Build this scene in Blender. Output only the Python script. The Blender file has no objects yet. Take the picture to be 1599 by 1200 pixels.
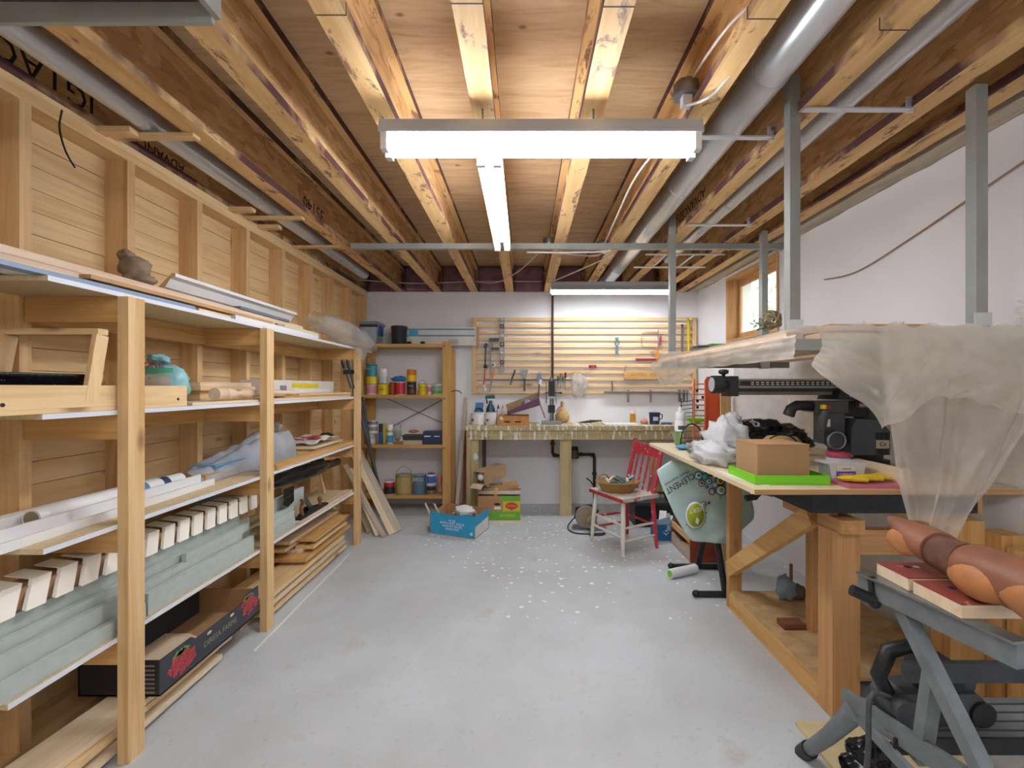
import bpy, math, random
from mathutils import Vector, Matrix, noise as mnoise
random.seed(7)
S = bpy.context.scene
COL = S.collection
# ---------------------------------------------------------------- camera
FPX, CX, CY, H = 720.0, 818.0, 605.0, 1.32
cam = bpy.data.cameras.new('camera'); co = bpy.data.objects.new('camera', cam); COL.objects.link(co)
co.location = (0, 0, H); co.rotation_euler = (math.pi/2, 0, 0)
cam.sensor_width = 36; cam.lens = FPX/1599*36
cam.shift_x = (799.5-CX)/1599; cam.shift_y = (CY-600)/1599
cam.clip_start = 0.02; S.camera = co
# ---------------------------------------------------------------- world, exposure
w = bpy.data.worlds.new('world'); S.world = w; w.use_nodes = True
w.node_tree.nodes['Background'].inputs[0].default_value = (0.93, 0.97, 1.0, 1)
w.node_tree.nodes['Background'].inputs[1].default_value = 2.2
S.view_settings.view_transform = 'Standard'; S.view_settings.look = 'None'
S.view_settings.exposure = 1.25; S.view_settings.gamma = 1; S.view_settings.use_curve_mapping = False
TUBE = 17.0          # radiance of the fluorescent tubes
# ---------------------------------------------------------------- pixel -> place
def P(px, py, Y): return Vector(((px-CX)*Y/FPX, Y, H+(CY-py)*Y/FPX))
def F(px, py, z=0.0): return P(px, py, (H-z)*FPX/(py-CY))
def XZ(px, Y): return (px-CX)*Y/FPX
def ZZ(py, Y): return H+(CY-py)*Y/FPX
# ---------------------------------------------------------------- materials
def lin(h):
    h = h.lstrip('#'); o = []
    for i in (0, 2, 4):
        c = int(h[i:i+2], 16)/255
        o.append(c/12.92 if c <= .04045 else ((c+.055)/1.055)**2.4)
    return (*o, 1)
MATS = {}
def newmat(key):
    m = bpy.data.materials.new(key); m.use_nodes = True; MATS[key] = m
    nt = m.node_tree; return m, nt, nt.nodes['Principled BSDF']
def N(nt, t, **kw):
    n = nt.nodes.new(t)
    for k, v in kw.items(): setattr(n, k, v)
    return n
def coords(nt, scale=(1, 1, 1), rnd=True):
    tc = N(nt, 'ShaderNodeTexCoord'); mp = N(nt, 'ShaderNodeMapping'); mp.inputs['Scale'].default_value = scale
    if rnd:
        oi = N(nt, 'ShaderNodeObjectInfo'); ml = N(nt, 'ShaderNodeVectorMath', operation='SCALE')
        cb = N(nt, 'ShaderNodeCombineXYZ')
        for i in range(3): nt.links.new(oi.outputs['Random'], cb.inputs[i])
        nt.links.new(cb.outputs[0], ml.inputs[0]); ml.inputs['Scale'].default_value = 37.0
        ad = N(nt, 'ShaderNodeVectorMath', operation='ADD')
        nt.links.new(tc.outputs['Object'], ad.inputs[0]); nt.links.new(ml.outputs[0], ad.inputs[1])
        nt.links.new(ad.outputs[0], mp.inputs['Vector'])
    else:
        nt.links.new(tc.outputs['Object'], mp.inputs['Vector'])
    return mp.outputs[0]
def ramp(nt, src, stops):
    r = N(nt, 'ShaderNodeValToRGB'); e = r.color_ramp.elements
    while len(e) < len(stops): e.new(0.5)
    for i, (p, c) in enumerate(stops): e[i].position = p; e[i].color = c if len(c) == 4 else (*c, 1)
    nt.links.new(src, r.inputs[0]); return r.outputs[0]
def nz(nt, vec, scale, detail=4, rough=.55, dist=0):
    n = N(nt, 'ShaderNodeTexNoise'); n.inputs['Scale'].default_value = scale; n.inputs['Detail'].default_value = detail
    n.inputs['Roughness'].default_value = rough; n.inputs['Distortion'].default_value = dist
    nt.links.new(vec, n.inputs['Vector']); return n.outputs['Fac']
def mix(nt, fac, a, b, mode='MIX'):
    m = N(nt, 'ShaderNodeMix', data_type='RGBA', blend_type=mode)
    for s, v in ((m.inputs[0], fac), (m.inputs[6], a), (m.inputs[7], b)):
        if hasattr(v, 'is_output') or hasattr(v, 'links'): nt.links.new(v, s)
        else: s.default_value = v
    return m.outputs[2]
def bump(nt, b, h, st=.2, d=.002):
    n = N(nt, 'ShaderNodeBump'); n.inputs['Strength'].default_value = st; n.inputs['Distance'].default_value = d
    nt.links.new(h, n.inputs['Height']); nt.links.new(n.outputs[0], b.inputs['Normal'])
BW = lambda a, b: [(a, (0, 0, 0)), (b, (1, 1, 1))]
def plain(key, c, rough=.5, metal=0, var=.0, vs=6, emit=0, bmp=0, alpha=1, spec=None):
    if key in MATS: return MATS[key]
    m, nt, b = newmat(key); col = lin(c)
    b.inputs['Base Color'].default_value = col; b.inputs['Roughness'].default_value = rough; b.inputs['Metallic'].default_value = metal
    if spec is not None: b.inputs['Specular IOR Level'].default_value = spec
    if var or bmp:
        f = nz(nt, coords(nt), vs)
        if var:
            d = tuple(x*(1-var) for x in col[:3]); l = tuple(min(1, x*(1+var*.6)) for x in col[:3])
            nt.links.new(ramp(nt, f, [(.3, d), (.7, l)]), b.inputs['Base Color'])
        if bmp: bump(nt, b, f, bmp, .004)
    if emit:
        b.inputs['Emission Color'].default_value = col; b.inputs['Emission Strength'].default_value = emit
    if alpha < 1: b.inputs['Alpha'].default_value = alpha
    return m
WOODS = {  # light, dark, knot strength
    'pine': ('#ebcb99', '#d2a76c', 1), 'stud': ('#e3bf8b', '#c8955c', 1), 'plank': ('#e5c28e', '#cb9c60', 1),
    'honey': ('#dcb070', '#b9803f', 1), 'treated': ('#c9b98c', '#a4935f', 1), 'grey': ('#c9bda9', '#a2937c', .6),
    'pale': ('#ead7b9', '#d6bb92', .5), 'walnut': ('#8a5a3a', '#5f3922', .3), 'red': ('#9c4a2c', '#7a321c', .3),
    'dark': ('#7a5a40', '#523a28', .3), 'pinkpine': ('#e6cdb2', '#d2b090', .6), 'shelfunit': ('#d6ab68', '#b8853f', .7),
    'tan': ('#c49a68', '#a5784a', .2), 'olive': ('#b8a77c', '#93835a', .2), 'orange': ('#d48a4c', '#b0602c', .4),
    'fir': ('#d3a36c', '#b17d47', .8)}
def wood(key, ax):
    k = 'wood_%s_%s' % (key, 'xyz'[ax])
    if k in MATS: return MATS[k]
    l, d, kn = WOODS[key]; m, nt, b = newmat(k)
    sc = [14.0, 14.0, 14.0]; sc[ax] = .8
    v = coords(nt, sc); f = nz(nt, v, 1.6, 5, .6, .6)
    c = ramp(nt, f, [(.25, lin(d)), (.55, lin(l)), (.8, lin(l))])
    sc2 = [60.0, 60.0, 60.0]; sc2[ax] = 2.0
    f2 = nz(nt, coords(nt, sc2), 2, 3)
    c = mix(nt, ramp(nt, f2, [(.45, (.16, .16, .16)), (.62, (0, 0, 0))]), c, lin(d))
    if kn:
        sc3 = [9.0, 9.0, 9.0]; sc3[ax] = 4.0
        vo = N(nt, 'ShaderNodeTexVoronoi'); vo.inputs['Scale'].default_value = .55; nt.links.new(coords(nt, sc3), vo.inputs['Vector'])
        g = .75*kn
        kf = ramp(nt, vo.outputs['Distance'], [(.05, (g, g, g)), (.13, (0, 0, 0))])
        c = mix(nt, kf, c, lin('#7a4a26'))
    nt.links.new(c, b.inputs['Base Color']); b.inputs['Roughness'].default_value = .62
    bump(nt, b, f, .12, .002); return m
def m_flange():
    if 'flange' in MATS: return MATS['flange']
    m, nt, b = newmat('flange'); v = coords(nt, (14, .9, 14))
    c = ramp(nt, nz(nt, v, 1.5, 5, .6, .5), [(.3, lin('#cf9f62')), (.65, lin('#ecc68c'))])
    st = nz(nt, coords(nt, (10, 4.0, 10)), 1.3, 5, .7, .4)
    c = mix(nt, ramp(nt, st, [(.565, (0, 0, 0)), (.64, (.85, .85, .85))]), c, lin('#6a4340'))
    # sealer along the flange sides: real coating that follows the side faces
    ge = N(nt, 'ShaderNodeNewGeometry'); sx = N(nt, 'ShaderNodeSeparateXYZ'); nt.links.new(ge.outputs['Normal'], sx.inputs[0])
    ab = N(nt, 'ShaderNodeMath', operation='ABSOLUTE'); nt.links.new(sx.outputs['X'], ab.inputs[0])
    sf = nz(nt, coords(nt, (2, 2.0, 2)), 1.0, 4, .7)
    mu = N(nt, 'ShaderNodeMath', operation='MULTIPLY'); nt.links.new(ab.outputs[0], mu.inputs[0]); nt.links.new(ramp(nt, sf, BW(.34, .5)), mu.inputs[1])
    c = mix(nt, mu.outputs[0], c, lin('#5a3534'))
    nt.links.new(c, b.inputs['Base Color']); b.inputs['Roughness'].default_value = .65; return m
def m_osb():
    if 'osb' in MATS: return MATS['osb']
    m, nt, b = newmat('osb'); v = coords(nt, (12, 7, 22))
    vo = N(nt, 'ShaderNodeTexVoronoi'); vo.inputs['Scale'].default_value = 1.6; nt.links.new(v, vo.inputs['Vector'])
    sp = N(nt, 'ShaderNodeSeparateColor'); nt.links.new(vo.outputs['Color'], sp.inputs[0])
    c = ramp(nt, sp.outputs[0], [(.0, lin('#c59661')), (.5, lin('#dcae76')), (1, lin('#e8c08c'))])
    c = mix(nt, ramp(nt, nz(nt, coords(nt, (9, 3, 30)), 3, 5, .7), [(.55, (0, 0, 0)), (.72, (.6, .6, .6))]), c, lin('#6f4629'))
    nt.links.new(c, b.inputs['Base Color']); b.inputs['Roughness'].default_value = .7; return m
def m_ply():
    if 'ply' in MATS: return MATS['ply']
    m, nt, b = newmat('ply'); f = nz(nt, coords(nt, (1.3, 9, 9)), 2.2, 6, .6, 1.2)
    c = ramp(nt, f, [(.3, lin('#c09a70')), (.5, lin('#d8b58a')), (.7, lin('#e2c298'))])
    vo = N(nt, 'ShaderNodeTexVoronoi'); vo.inputs['Scale'].default_value = 3.3; nt.links.new(coords(nt, (1, 1.6, 1)), vo.inputs['Vector'])
    c = mix(nt, ramp(nt, vo.outputs['Distance'], [(.03, (.8, .8, .8)), (.075, (0, 0, 0))]), c, lin('#6b4630'))
    nt.links.new(c, b.inputs['Base Color']); b.inputs['Roughness'].default_value = .7; return m
def m_floor():
    m, nt, b = newmat('concrete'); v = coords(nt, rnd=False)
    c = ramp(nt, nz(nt, v, 1.4, 6, .6), [(.3, lin('#b5b8b7')), (.55, lin('#c3c8ca')), (.75, lin('#cdd3d7'))])
    c = mix(nt, ramp(nt, nz(nt, v, 2.6, 5, .7), [(.62, (0, 0, 0)), (.74, (.45, .45, .45))]), c, lin('#a8977f'))
    c = mix(nt, ramp(nt, nz(nt, v, 45, 3), [(.6, (0, 0, 0)), (.75, (.3, .3, .3))]), c, lin('#8d8f8e'))
    # paint spatter, mostly on the bench side of the room
    vo = N(nt, 'ShaderNodeTexVoronoi', voronoi_dimensions='2D'); vo.inputs['Scale'].default_value = 15; nt.links.new(v, vo.inputs['Vector'])
    sp = N(nt, 'ShaderNodeSeparateColor'); nt.links.new(vo.outputs['Color'], sp.inputs[0])
    th = N(nt, 'ShaderNodeMath', operation='LESS_THAN'); nt.links.new(vo.outputs['Distance'], th.inputs[0])
    sz = N(nt, 'ShaderNodeMath', operation='MULTIPLY'); sz.inputs[1].default_value = .24; nt.links.new(sp.outputs[0], sz.inputs[0]); nt.links.new(sz.outputs[0], th.inputs[1])
    pk = N(nt, 'ShaderNodeMath', operation='GREATER_THAN'); pk.inputs[1].default_value = .5; nt.links.new(sp.outputs[1], pk.inputs[0])
    ds = N(nt, 'ShaderNodeVectorMath', operation='DISTANCE'); nt.links.new(v, ds.inputs[0]); ds.inputs[1].default_value = (.38, 2.6, 0)
    dm = N(nt, 'ShaderNodeMath', operation='MULTIPLY'); nt.links.new(ds.outputs['Value'], dm.inputs[0]); dm.inputs[1].default_value = .42
    rg = ramp(nt, dm.outputs[0], [(.2, (1, 1, 1)), (1, (0, 0, 0))])
    zn = N(nt, 'ShaderNodeMath', operation='GREATER_THAN'); nt.links.new(rg, zn.inputs[0])
    nt.links.new(ramp(nt, nz(nt, v, 2.2, 3), BW(.25, .75)), zn.inputs[1])
    a = N(nt, 'ShaderNodeMath', operation='MULTIPLY'); nt.links.new(th.outputs[0], a.inputs[0]); nt.links.new(pk.outputs[0], a.inputs[1])
    a2 = N(nt, 'ShaderNodeMath', operation='MULTIPLY'); nt.links.new(a.outputs[0], a2.inputs[0]); nt.links.new(zn.outputs[0], a2.inputs[1])
    c = mix(nt, a2.outputs[0], c, lin('#f0f0ee'))
    nt.links.new(c, b.inputs['Base Color']); b.inputs['Roughness'].default_value = .55
    bump(nt, b, nz(nt, v, 30, 5), .08, .002); return m
def m_paintwall():
    m, nt, b = newmat('wall_paint'); v = coords(nt, rnd=False)
    c = ramp(nt, nz(nt, v, 1.2, 5), [(.3, lin('#e6e6e9')), (.7, lin('#f0f0f2'))])
    vo = N(nt, 'ShaderNodeTexVoronoi'); vo.inputs['Scale'].default_value = 5; nt.links.new(v, vo.inputs['Vector'])
    c = mix(nt, ramp(nt, vo.outputs['Distance'], [(.012, (.7, .7, .7)), (.022, (0, 0, 0))]), c, lin('#77777a'))
    nt.links.new(c, b.inputs['Base Color']); b.inputs['Roughness'].default_value = .7
    bump(nt, b, nz(nt, v, 60, 4), .06, .002); return m
def m_drips():
    m, nt, b = newmat('dripped_wood')
    c = ramp(nt, nz(nt, coords(nt, (1, 10, 12)), 2, 5), [(.3, lin('#a8976a')), (.7, lin('#c6b78a'))])
    c = mix(nt, ramp(nt, nz(nt, coords(nt, (26, 1, 4)), 1, 3, .6), [(.54, (0, 0, 0)), (.6, (1, 1, 1))]), c, lin('#ecebe6'))
    c = mix(nt, ramp(nt, nz(nt, coords(nt, (18, 1, 9)), 1.7, 2), [(.66, (0, 0, 0)), (.7, (.8, .8, .8))]), c, lin('#a5673e'))
    nt.links.new(c, b.inputs['Base Color']); b.inputs['Roughness'].default_value = .6; return m
def m_worn(key, base, under, th=.55, scale=22):
    m, nt, b = newmat(key); v = coords(nt)
    c = mix(nt, ramp(nt, nz(nt, v, scale, 5, .65), [(th, (0, 0, 0)), (th+.05, (1, 1, 1))]), lin(base), lin(under))
    nt.links.new(c, b.inputs['Base Color']); b.inputs['Roughness'].default_value = .5; return m
def m_speck(key, base, spot, scale=60, size=.12, rough=.25):
    m, nt, b = newmat(key); vo = N(nt, 'ShaderNodeTexVoronoi'); vo.inputs['Scale'].default_value = scale; nt.links.new(coords(nt), vo.inputs['Vector'])
    sp = N(nt, 'ShaderNodeSeparateColor'); nt.links.new(vo.outputs['Color'], sp.inputs[0])
    mu = N(nt, 'ShaderNodeMath', operation='MULTIPLY'); nt.links.new(sp.outputs[0], mu.inputs[0]); mu.inputs[1].default_value = size*2
    lt = N(nt, 'ShaderNodeMath', operation='LESS_THAN'); nt.links.new(vo.outputs['Distance'], lt.inputs[0]); nt.links.new(mu.outputs[0], lt.inputs[1])
    nt.links.new(mix(nt, lt.outputs[0], lin(base), lin(spot)), b.inputs['Base Color']); b.inputs['Roughness'].default_value = rough; return m
def m_film(key, tint, opac, rough=.25, haze=.5):
    m, nt, b = newmat(key); nt.nodes.remove(b)
    out = nt.nodes['Material Output']; tr = N(nt, 'ShaderNodeBsdfTransparent'); tr.inputs[0].default_value = (.97, .97, .96, 1)
    df = N(nt, 'ShaderNodeBsdfDiffuse'); df.inputs[0].default_value = lin(tint); tl = N(nt, 'ShaderNodeBsdfTranslucent'); tl.inputs[0].default_value = lin(tint)
    gl = N(nt, 'ShaderNodeBsdfGlossy'); gl.inputs['Roughness'].default_value = rough
    m1 = N(nt, 'ShaderNodeMixShader'); m1.inputs[0].default_value = haze; nt.links.new(df.outputs[0], m1.inputs[1]); nt.links.new(tl.outputs[0], m1.inputs[2])
    m2 = N(nt, 'ShaderNodeMixShader'); f = ramp(nt, nz(nt, coords(nt), 5, 4), [(.3, (opac*.8,)*3), (.7, (min(1, opac*1.2),)*3)]); nt.links.new(f, m2.inputs[0])
    nt.links.new(tr.outputs[0], m2.inputs[1]); nt.links.new(m1.outputs[0], m2.inputs[2])
    fr = N(nt, 'ShaderNodeLayerWeight'); fr.inputs[0].default_value = .5
    pw = N(nt, 'ShaderNodeMath', operation='POWER'); nt.links.new(fr.outputs['Facing'], pw.inputs[0]); pw.inputs[1].default_value = 4
    mr = N(nt, 'ShaderNodeMapRange'); nt.links.new(pw.outputs[0], mr.inputs[0]); mr.inputs[3].default_value = .07; mr.inputs[4].default_value = .5
    m3 = N(nt, 'ShaderNodeMixShader'); nt.links.new(mr.outputs[0], m3.inputs[0]); nt.links.new(m2.outputs[0], m3.inputs[1]); nt.links.new(gl.outputs[0], m3.inputs[2])
    bp = N(nt, 'ShaderNodeBump'); bp.inputs['Strength'].default_value = .8; bp.inputs['Distance'].default_value = .02
    nt.links.new(nz(nt, coords(nt), 11, 5, .6, 1.5), bp.inputs['Height']); nt.links.new(bp.outputs[0], gl.inputs['Normal'])
    nt.links.new(m3.outputs[0], out.inputs['Surface']); return m
M_FLOOR, M_WALL, M_DRIP = m_floor(), m_paintwall(), m_drips()
M_GALV = plain('galvanised', '#d8dbde', .3, .55, .1, 3); M_STRUT = plain('strut', '#9da09a', .5, .25, .12, 5)
M_WHITE = plain('white', '#e9e9e8', .45); M_OFFW = plain('offwhite', '#dedad0', .55, 0, .1, 8); M_MEL = plain('melamine', '#dfe3ea', .4)
M_CHIP = plain('chipboard', '#d3bf97', .7, 0, .18, 90); M_BLACK = plain('black', '#1b1c1f', .45); M_BLKM = plain('blackmetal', '#2c2e31', .45, .3, .35, 20)
M_DGREY = plain('darkgrey', '#4a4e52', .5, .2, .25, 18); M_GREY = plain('grey', '#8b9094', .5, .2, .15, 12); M_STEEL = plain('steel', '#9aa0a4', .35, .9, .15, 14)
M_CARD = plain('cardboard', '#b78d62', .8, 0, .1, 12); M_RED = plain('redplastic', '#b53337', .45); M_ORANGE = plain('orange', '#d8571f', .45)
M_GREEN = plain('limegreen', '#79cf22', .4); M_BLUE = plain('blue', '#2a5f9e', .45); M_YEL = plain('yellow', '#e8d21c', .45); M_NAVY = plain('navy', '#2b3b5e', .5, 0, .3, 20)
M_SAGE = plain('sagepaint', '#b4bdb6', .6, 0, .08, 25, bmp=.1); M_INK = plain('ink', '#241d22', .7); M_CORD = plain('cord', '#d8d4cc', .5)
M_LITE = plain('tube_on', '#f4f8ff', .4, emit=TUBE); M_PIPE = plain('ironpipe', '#4a3a32', .6, .4, .3, 20)
M_BAGBLK = plain('blackbag', '#15161a', .22, 0, .2, 8, bmp=.6)
M_CLEAR = m_film('clearfilm', '#f0f2f4', .36, .12, .5); M_POLY = m_film('polyfilm', '#faf4e8', .46, .18, .6); M_WBAG = m_film('whitebag', '#eef0f2', .88, .25, .35)
M_BLUEWRAP = m_film('bluewrap', '#d3dce8', .6, .12, .2)
# ---------------------------------------------------------------- mesh builder
def V(*a): return Vector(a)
class MB:
    def __init__(s): s.v = []; s.f = []; s.m = []; s.sm = []
    def add(s, vs, fs, mi=0, sm=False):
        o = len(s.v); s.v += [Vector(p) for p in vs]
        for f in fs: s.f.append([i+o for i in f]); s.m.append(mi); s.sm.append(sm)
        return s
    def box(s, x0, x1, y0, y1, z0, z1, mi=0):
        vs = [(x, y, z) for x in (x0, x1) for y in (y0, y1) for z in (z0, z1)]
        return s.add(vs, [(0, 1, 3, 2), (4, 6, 7, 5), (0, 4, 5, 1), (2, 3, 7, 6), (0, 2, 6, 4), (1, 5, 7, 3)], mi)
    def bar(s, p0, p1, w, t, up=(0, 0, 1), mi=0):
        p0, p1 = Vector(p0), Vector(p1); d = (p1-p0).normalized(); up = Vector(up)
        if abs(d.dot(up)) > .98: up = Vector((0, 1, 0))
        a = d.cross(up).normalized()*w/2; b = a.cross(d).normalized()*t/2
        vs = [p+i*a+j*b for p in (p0, p1) for i in (-1, 1) for j in (-1, 1)]
        return s.add(vs, [(0, 1, 3, 2), (4, 6, 7, 5), (0, 4, 5, 1), (2, 3, 7, 6), (0, 2, 6, 4), (1, 5, 7, 3)], mi)
    def cyl(s, p0, p1, r0, r1=None, n=16, cap=True, mi=0):
        r1 = r0 if r1 is None else r1; p0, p1 = Vector(p0), Vector(p1); d = (p1-p0).normalized()
        a = d.orthogonal().normalized(); b = d.cross(a); vs = []
        for p, r in ((p0, r0), (p1, r1)):
            vs += [p+(a*math.cos(2*math.pi*k/n)+b*math.sin(2*math.pi*k/n))*r for k in range(n)]
        s.add(vs, [(k, (k+1) % n, n+(k+1) % n, n+k) for k in range(n)], mi, True)
        if cap: s.add(vs[:n], [tuple(range(n))[::-1]], mi); s.add(vs[n:], [tuple(range(n))], mi)
        return s
    def tube(s, pts, r, n=8, closed=False, mi=0):
        pts = [Vector(p) for p in pts]; k = len(pts); rs = r if isinstance(r, (list, tuple)) else [r]*k; vs = []
        t0 = (pts[1]-pts[0]).normalized(); a = t0.orthogonal().normalized()
        for i, p in enumerate(pts):
            q0 = pts[i-1] if (i or closed) else p; q1 = pts[(i+1) % k] if (i < k-1 or closed) else p
            t = (q1-q0).normalized(); a = (a-t*a.dot(t)).normalized(); b = t.cross(a)
            vs += [p+(a*math.cos(2*math.pi*j/n)+b*math.sin(2*math.pi*j/n))*rs[i] for j in range(n)]
        fs = [(i*n+j, i*n+(j+1) % n, ((i+1) % k)*n+(j+1) % n, ((i+1) % k)*n+j) for i in range(k if closed else k-1) for j in range(n)]
        s.add(vs, fs, mi, True)
        if not closed: s.add(vs[:n], [tuple(range(n))[::-1]], mi); s.add(vs[-n:], [tuple(range(n))], mi)
        return s
    def lathe(s, prof, c=(0, 0, 0), n=24, mi=0, axis=(0, 0, 1), sx=1, sy=1):
        c = Vector(c); q = Vector((0, 0, 1)).rotation_difference(Vector(axis)); vs = []
        for r, z in prof: vs += [c+q @ Vector((math.cos(2*math.pi*k/n)*r*sx, math.sin(2*math.pi*k/n)*r*sy, z)) for k in range(n)]
        s.add(vs, [(i*n+k, i*n+(k+1) % n, (i+1)*n+(k+1) % n, (i+1)*n+k) for i in range(len(prof)-1) for k in range(n)], mi, True)
        if prof[0][0] > 1e-4: s.add(vs[:n], [tuple(range(n))[::-1]], mi)
        if prof[-1][0] > 1e-4: s.add(vs[-n:], [tuple(range(n))], mi)
        return s
    def prism(s, pts, vec, mi=0):
        pts = [Vector(p) for p in pts]; n = len(pts); vec = Vector(vec)
        s.add(pts+[p+vec for p in pts], [tuple(range(n))[::-1], tuple(range(n, 2*n))]+[(k, (k+1) % n, n+(k+1) % n, n+k) for k in range(n)], mi); return s
    def grid(s, fn, nu, nv, mi=0, sm=True):
        vs = [fn(i/nu, j/nv) for i in range(nu+1) for j in range(nv+1)]
        return s.add(vs, [(i*(nv+1)+j, (i+1)*(nv+1)+j, (i+1)*(nv+1)+j+1, i*(nv+1)+j+1) for i in range(nu) for j in range(nv)], mi, sm)
    def blob(s, c, r, amp=.25, fr=3, seed=0, nu=22, nv=14, mi=0, flat=None):
        c = Vector(c); sd = Vector((seed*3.1, seed*1.7, seed*.9)); vs = []
        for j in range(nv+1):
            th = math.pi*j/nv
            for i in range(nu):
                ph = 2*math.pi*i/nu; d = Vector((math.sin(th)*math.cos(ph), math.sin(th)*math.sin(ph), math.cos(th)))
                k = 1+amp*mnoise.noise(d*fr+sd)+amp*.5*mnoise.noise(d*fr*2.7+sd)
                p = c+Vector((d.x*r[0], d.y*r[1], d.z*r[2]))*k
                if flat is not None and p.z < flat: p.z = flat
                vs.append(p)
        return s.add(vs, [(j*nu+i, (j+1)*nu+i, (j+1)*nu+(i+1) % nu, j*nu+(i+1) % nu) for j in range(nv) for i in range(nu)], mi, True)
    def bounds(s):
        return [(min(p[i] for p in s.v), max(p[i] for p in s.v)) for i in range(3)]
    def build(s, name, mat, parent=None, solid=0):
        me = bpy.data.meshes.new(name)
        b = s.bounds(); base = Vector(((b[0][0]+b[0][1])/2, (b[1][0]+b[1][1])/2, b[2][0]))
        if parent is not None: inv = WM[parent.name].inverted(); vs = [inv @ p for p in s.v]
        else: vs = [p-base for p in s.v]
        me.from_pydata([tuple(p) for p in vs], [], s.f)
        ms = mat if isinstance(mat, (list, tuple)) else [mat]; ext = [q[1]-q[0] for q in b]; ax = ext.index(max(ext))
        for q in ms: me.materials.append(wood(q, ax) if isinstance(q, str) else q)
        me.polygons.foreach_set('material_index', s.m); me.polygons.foreach_set('use_smooth', s.sm); me.update()
        o = bpy.data.objects.new(name, me); COL.objects.link(o)
        if parent is not None: o.parent = parent; WM[o.name] = WM[parent.name].copy()
        else: o.location = base; WM[o.name] = Matrix.Translation(base)
        if solid:
            md = o.modifiers.new('thickness', 'SOLIDIFY'); md.thickness = solid
        return o
WM = {}
def tag(o, label=None, cat=None, group=None, kind=None):
    if label: o['label'] = label
    if cat: o['category'] = cat
    if group: o['group'] = group
    if kind or cat: o['kind'] = kind or 'thing'
    return o
def thing(name, label, cat, loc, group=None):
    o = bpy.data.objects.new(name, None); COL.objects.link(o); o.location = loc; o.empty_display_size = .05
    WM[o.name] = Matrix.Translation(Vector(loc)); return tag(o, label, cat, group)
def struct(mb, name, mat): return tag(mb.build(name, mat), kind='structure')
def wboard(name, p0, p1, w, t, mat, label=None, cat='board', group=None, parent=None, up=(0, 0, 1), prof=None):
    """a board with its own axes: local x runs from p0 to p1"""
    p0, p1 = Vector(p0), Vector(p1); L = (p1-p0).length; d = (p1-p0)/L; up = Vector(up)
    if abs(d.dot(up)) > .98: up = Vector((0, 1, 0))
    a = up.cross(d).normalized(); b = d.cross(a)
    mtx = Matrix(((d.x, a.x, b.x, p0.x), (d.y, a.y, b.y, p0.y), (d.z, a.z, b.z, p0.z), (0, 0, 0, 1)))
    m = MB()
    if prof: m.prism([(0, y, z) for y, z in prof], (L, 0, 0))
    else: m.box(0, L, -w/2, w/2, -t/2, t/2)
    me = bpy.data.meshes.new(name); me.from_pydata([tuple(p) for p in m.v], [], m.f)
    me.materials.append(wood(mat, 0) if isinstance(mat, str) else mat); me.update()
    o = bpy.data.objects.new(name, me); COL.objects.link(o)
    if parent is not None: o.parent = parent; o.matrix_local = WM[parent.name].inverted() @ mtx
    else: o.matrix_world = mtx; tag(o, label, cat, group)
    WM[o.name] = mtx; return o
def lettering(text, size, origin, xdir, ydir, mat, parent, name='lettering', squash=1.0, align='CENTER', depth=.0006):
    cu = bpy.data.curves.new('tmp', 'FONT'); cu.body = text; cu.size = size; cu.align_x = align; cu.align_y = 'CENTER'; cu.extrude = depth; cu.resolution_u = 2
    t = bpy.data.objects.new('tmp', cu); me = bpy.data.meshes.new_from_object(t)
    bpy.data.objects.remove(t); bpy.data.curves.remove(cu)
    x = Vector(xdir).normalized(); y = Vector(ydir).normalized(); zz = x.cross(y).normalized(); y = zz.cross(x)
    mtx = Matrix(((x.x*squash, y.x, zz.x, origin[0]), (x.y*squash, y.y, zz.y, origin[1]), (x.z*squash, y.z, zz.z, origin[2]), (0, 0, 0, 1)))
    me.transform(WM[parent.name].inverted() @ mtx); me.name = name; me.materials.clear(); me.materials.append(mat)
    o = bpy.data.objects.new(name, me); COL.objects.link(o); o.parent = parent; WM[o.name] = WM[parent.name].copy(); return o
# ================================================================ THE ROOM
YB, XL, XR, ZC, YF = 5.22, -1.765, 1.965, 2.40, -2.0
ZS = 2.69                                   # underside of the subfloor
struct(MB().box(-2.1, 2.35, YF-.15, YB+.25, -.12, 0), 'floor', M_FLOOR)
wb = struct(MB().box(-2.1, 2.35, YB, YB+.25, 0, ZC), 'wall_back', M_WALL)
struct(MB().box(-2.1, 2.35, YF-.15, YF, 0, 2.75), 'wall_front', M_WALL)
# right wall with the window opening
WY0, WY1, WZ0, WZ1 = 3.55, 4.46, 1.75, 2.365
wr = MB(); wr.box(XR, 2.2, YF, WY0, 0, ZC); wr.box(XR, 2.2, WY1, YB, 0, ZC); wr.box(XR, 2.2, WY0, WY1, 0, WZ0); wr.box(XR, 2.2, WY0, WY1, WZ1, ZC)
wr = struct(wr, 'wall_right', M_WALL)
# left wall: pine boarding on studs
wl = struct(MB().box(-2.1, -1.885, YF, YB, 0, 2.75), 'wall_left', plain('backing', '#8a6a48', .8))
z = .0; random.seed(3)
while z < 2.4:
    MB().box(-1.885, -1.866+random.uniform(-.0015, .0015), YF, YB, z, min(z+.084, 2.4)).build('pine_board', 'pine', wl); z += .0865
sy = [1.613+.44*k for k in range(-8, 9)]
for y in sy:
    if y < YB-.05: MB().box(-1.866, XL, y, y+.04, .038, 2.33).build('stud', 'stud', wl)
MB().box(-1.866, XL, YF, YB, 0, .038).build('bottom_plate', 'stud', wl)
MB().box(-1.866, XL+.002, YF, YB, 2.33, 2.397).build('top_plate', 'pine', wl)
for k, y in enumerate((1.9, 2.75, 3.05)):      # stray offcuts standing proud of the top plate
    MB().box(XL, XL+.14, y, y+.045, 2.375, 2.398).build('nailing_strip', 'pine', wl)
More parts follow.
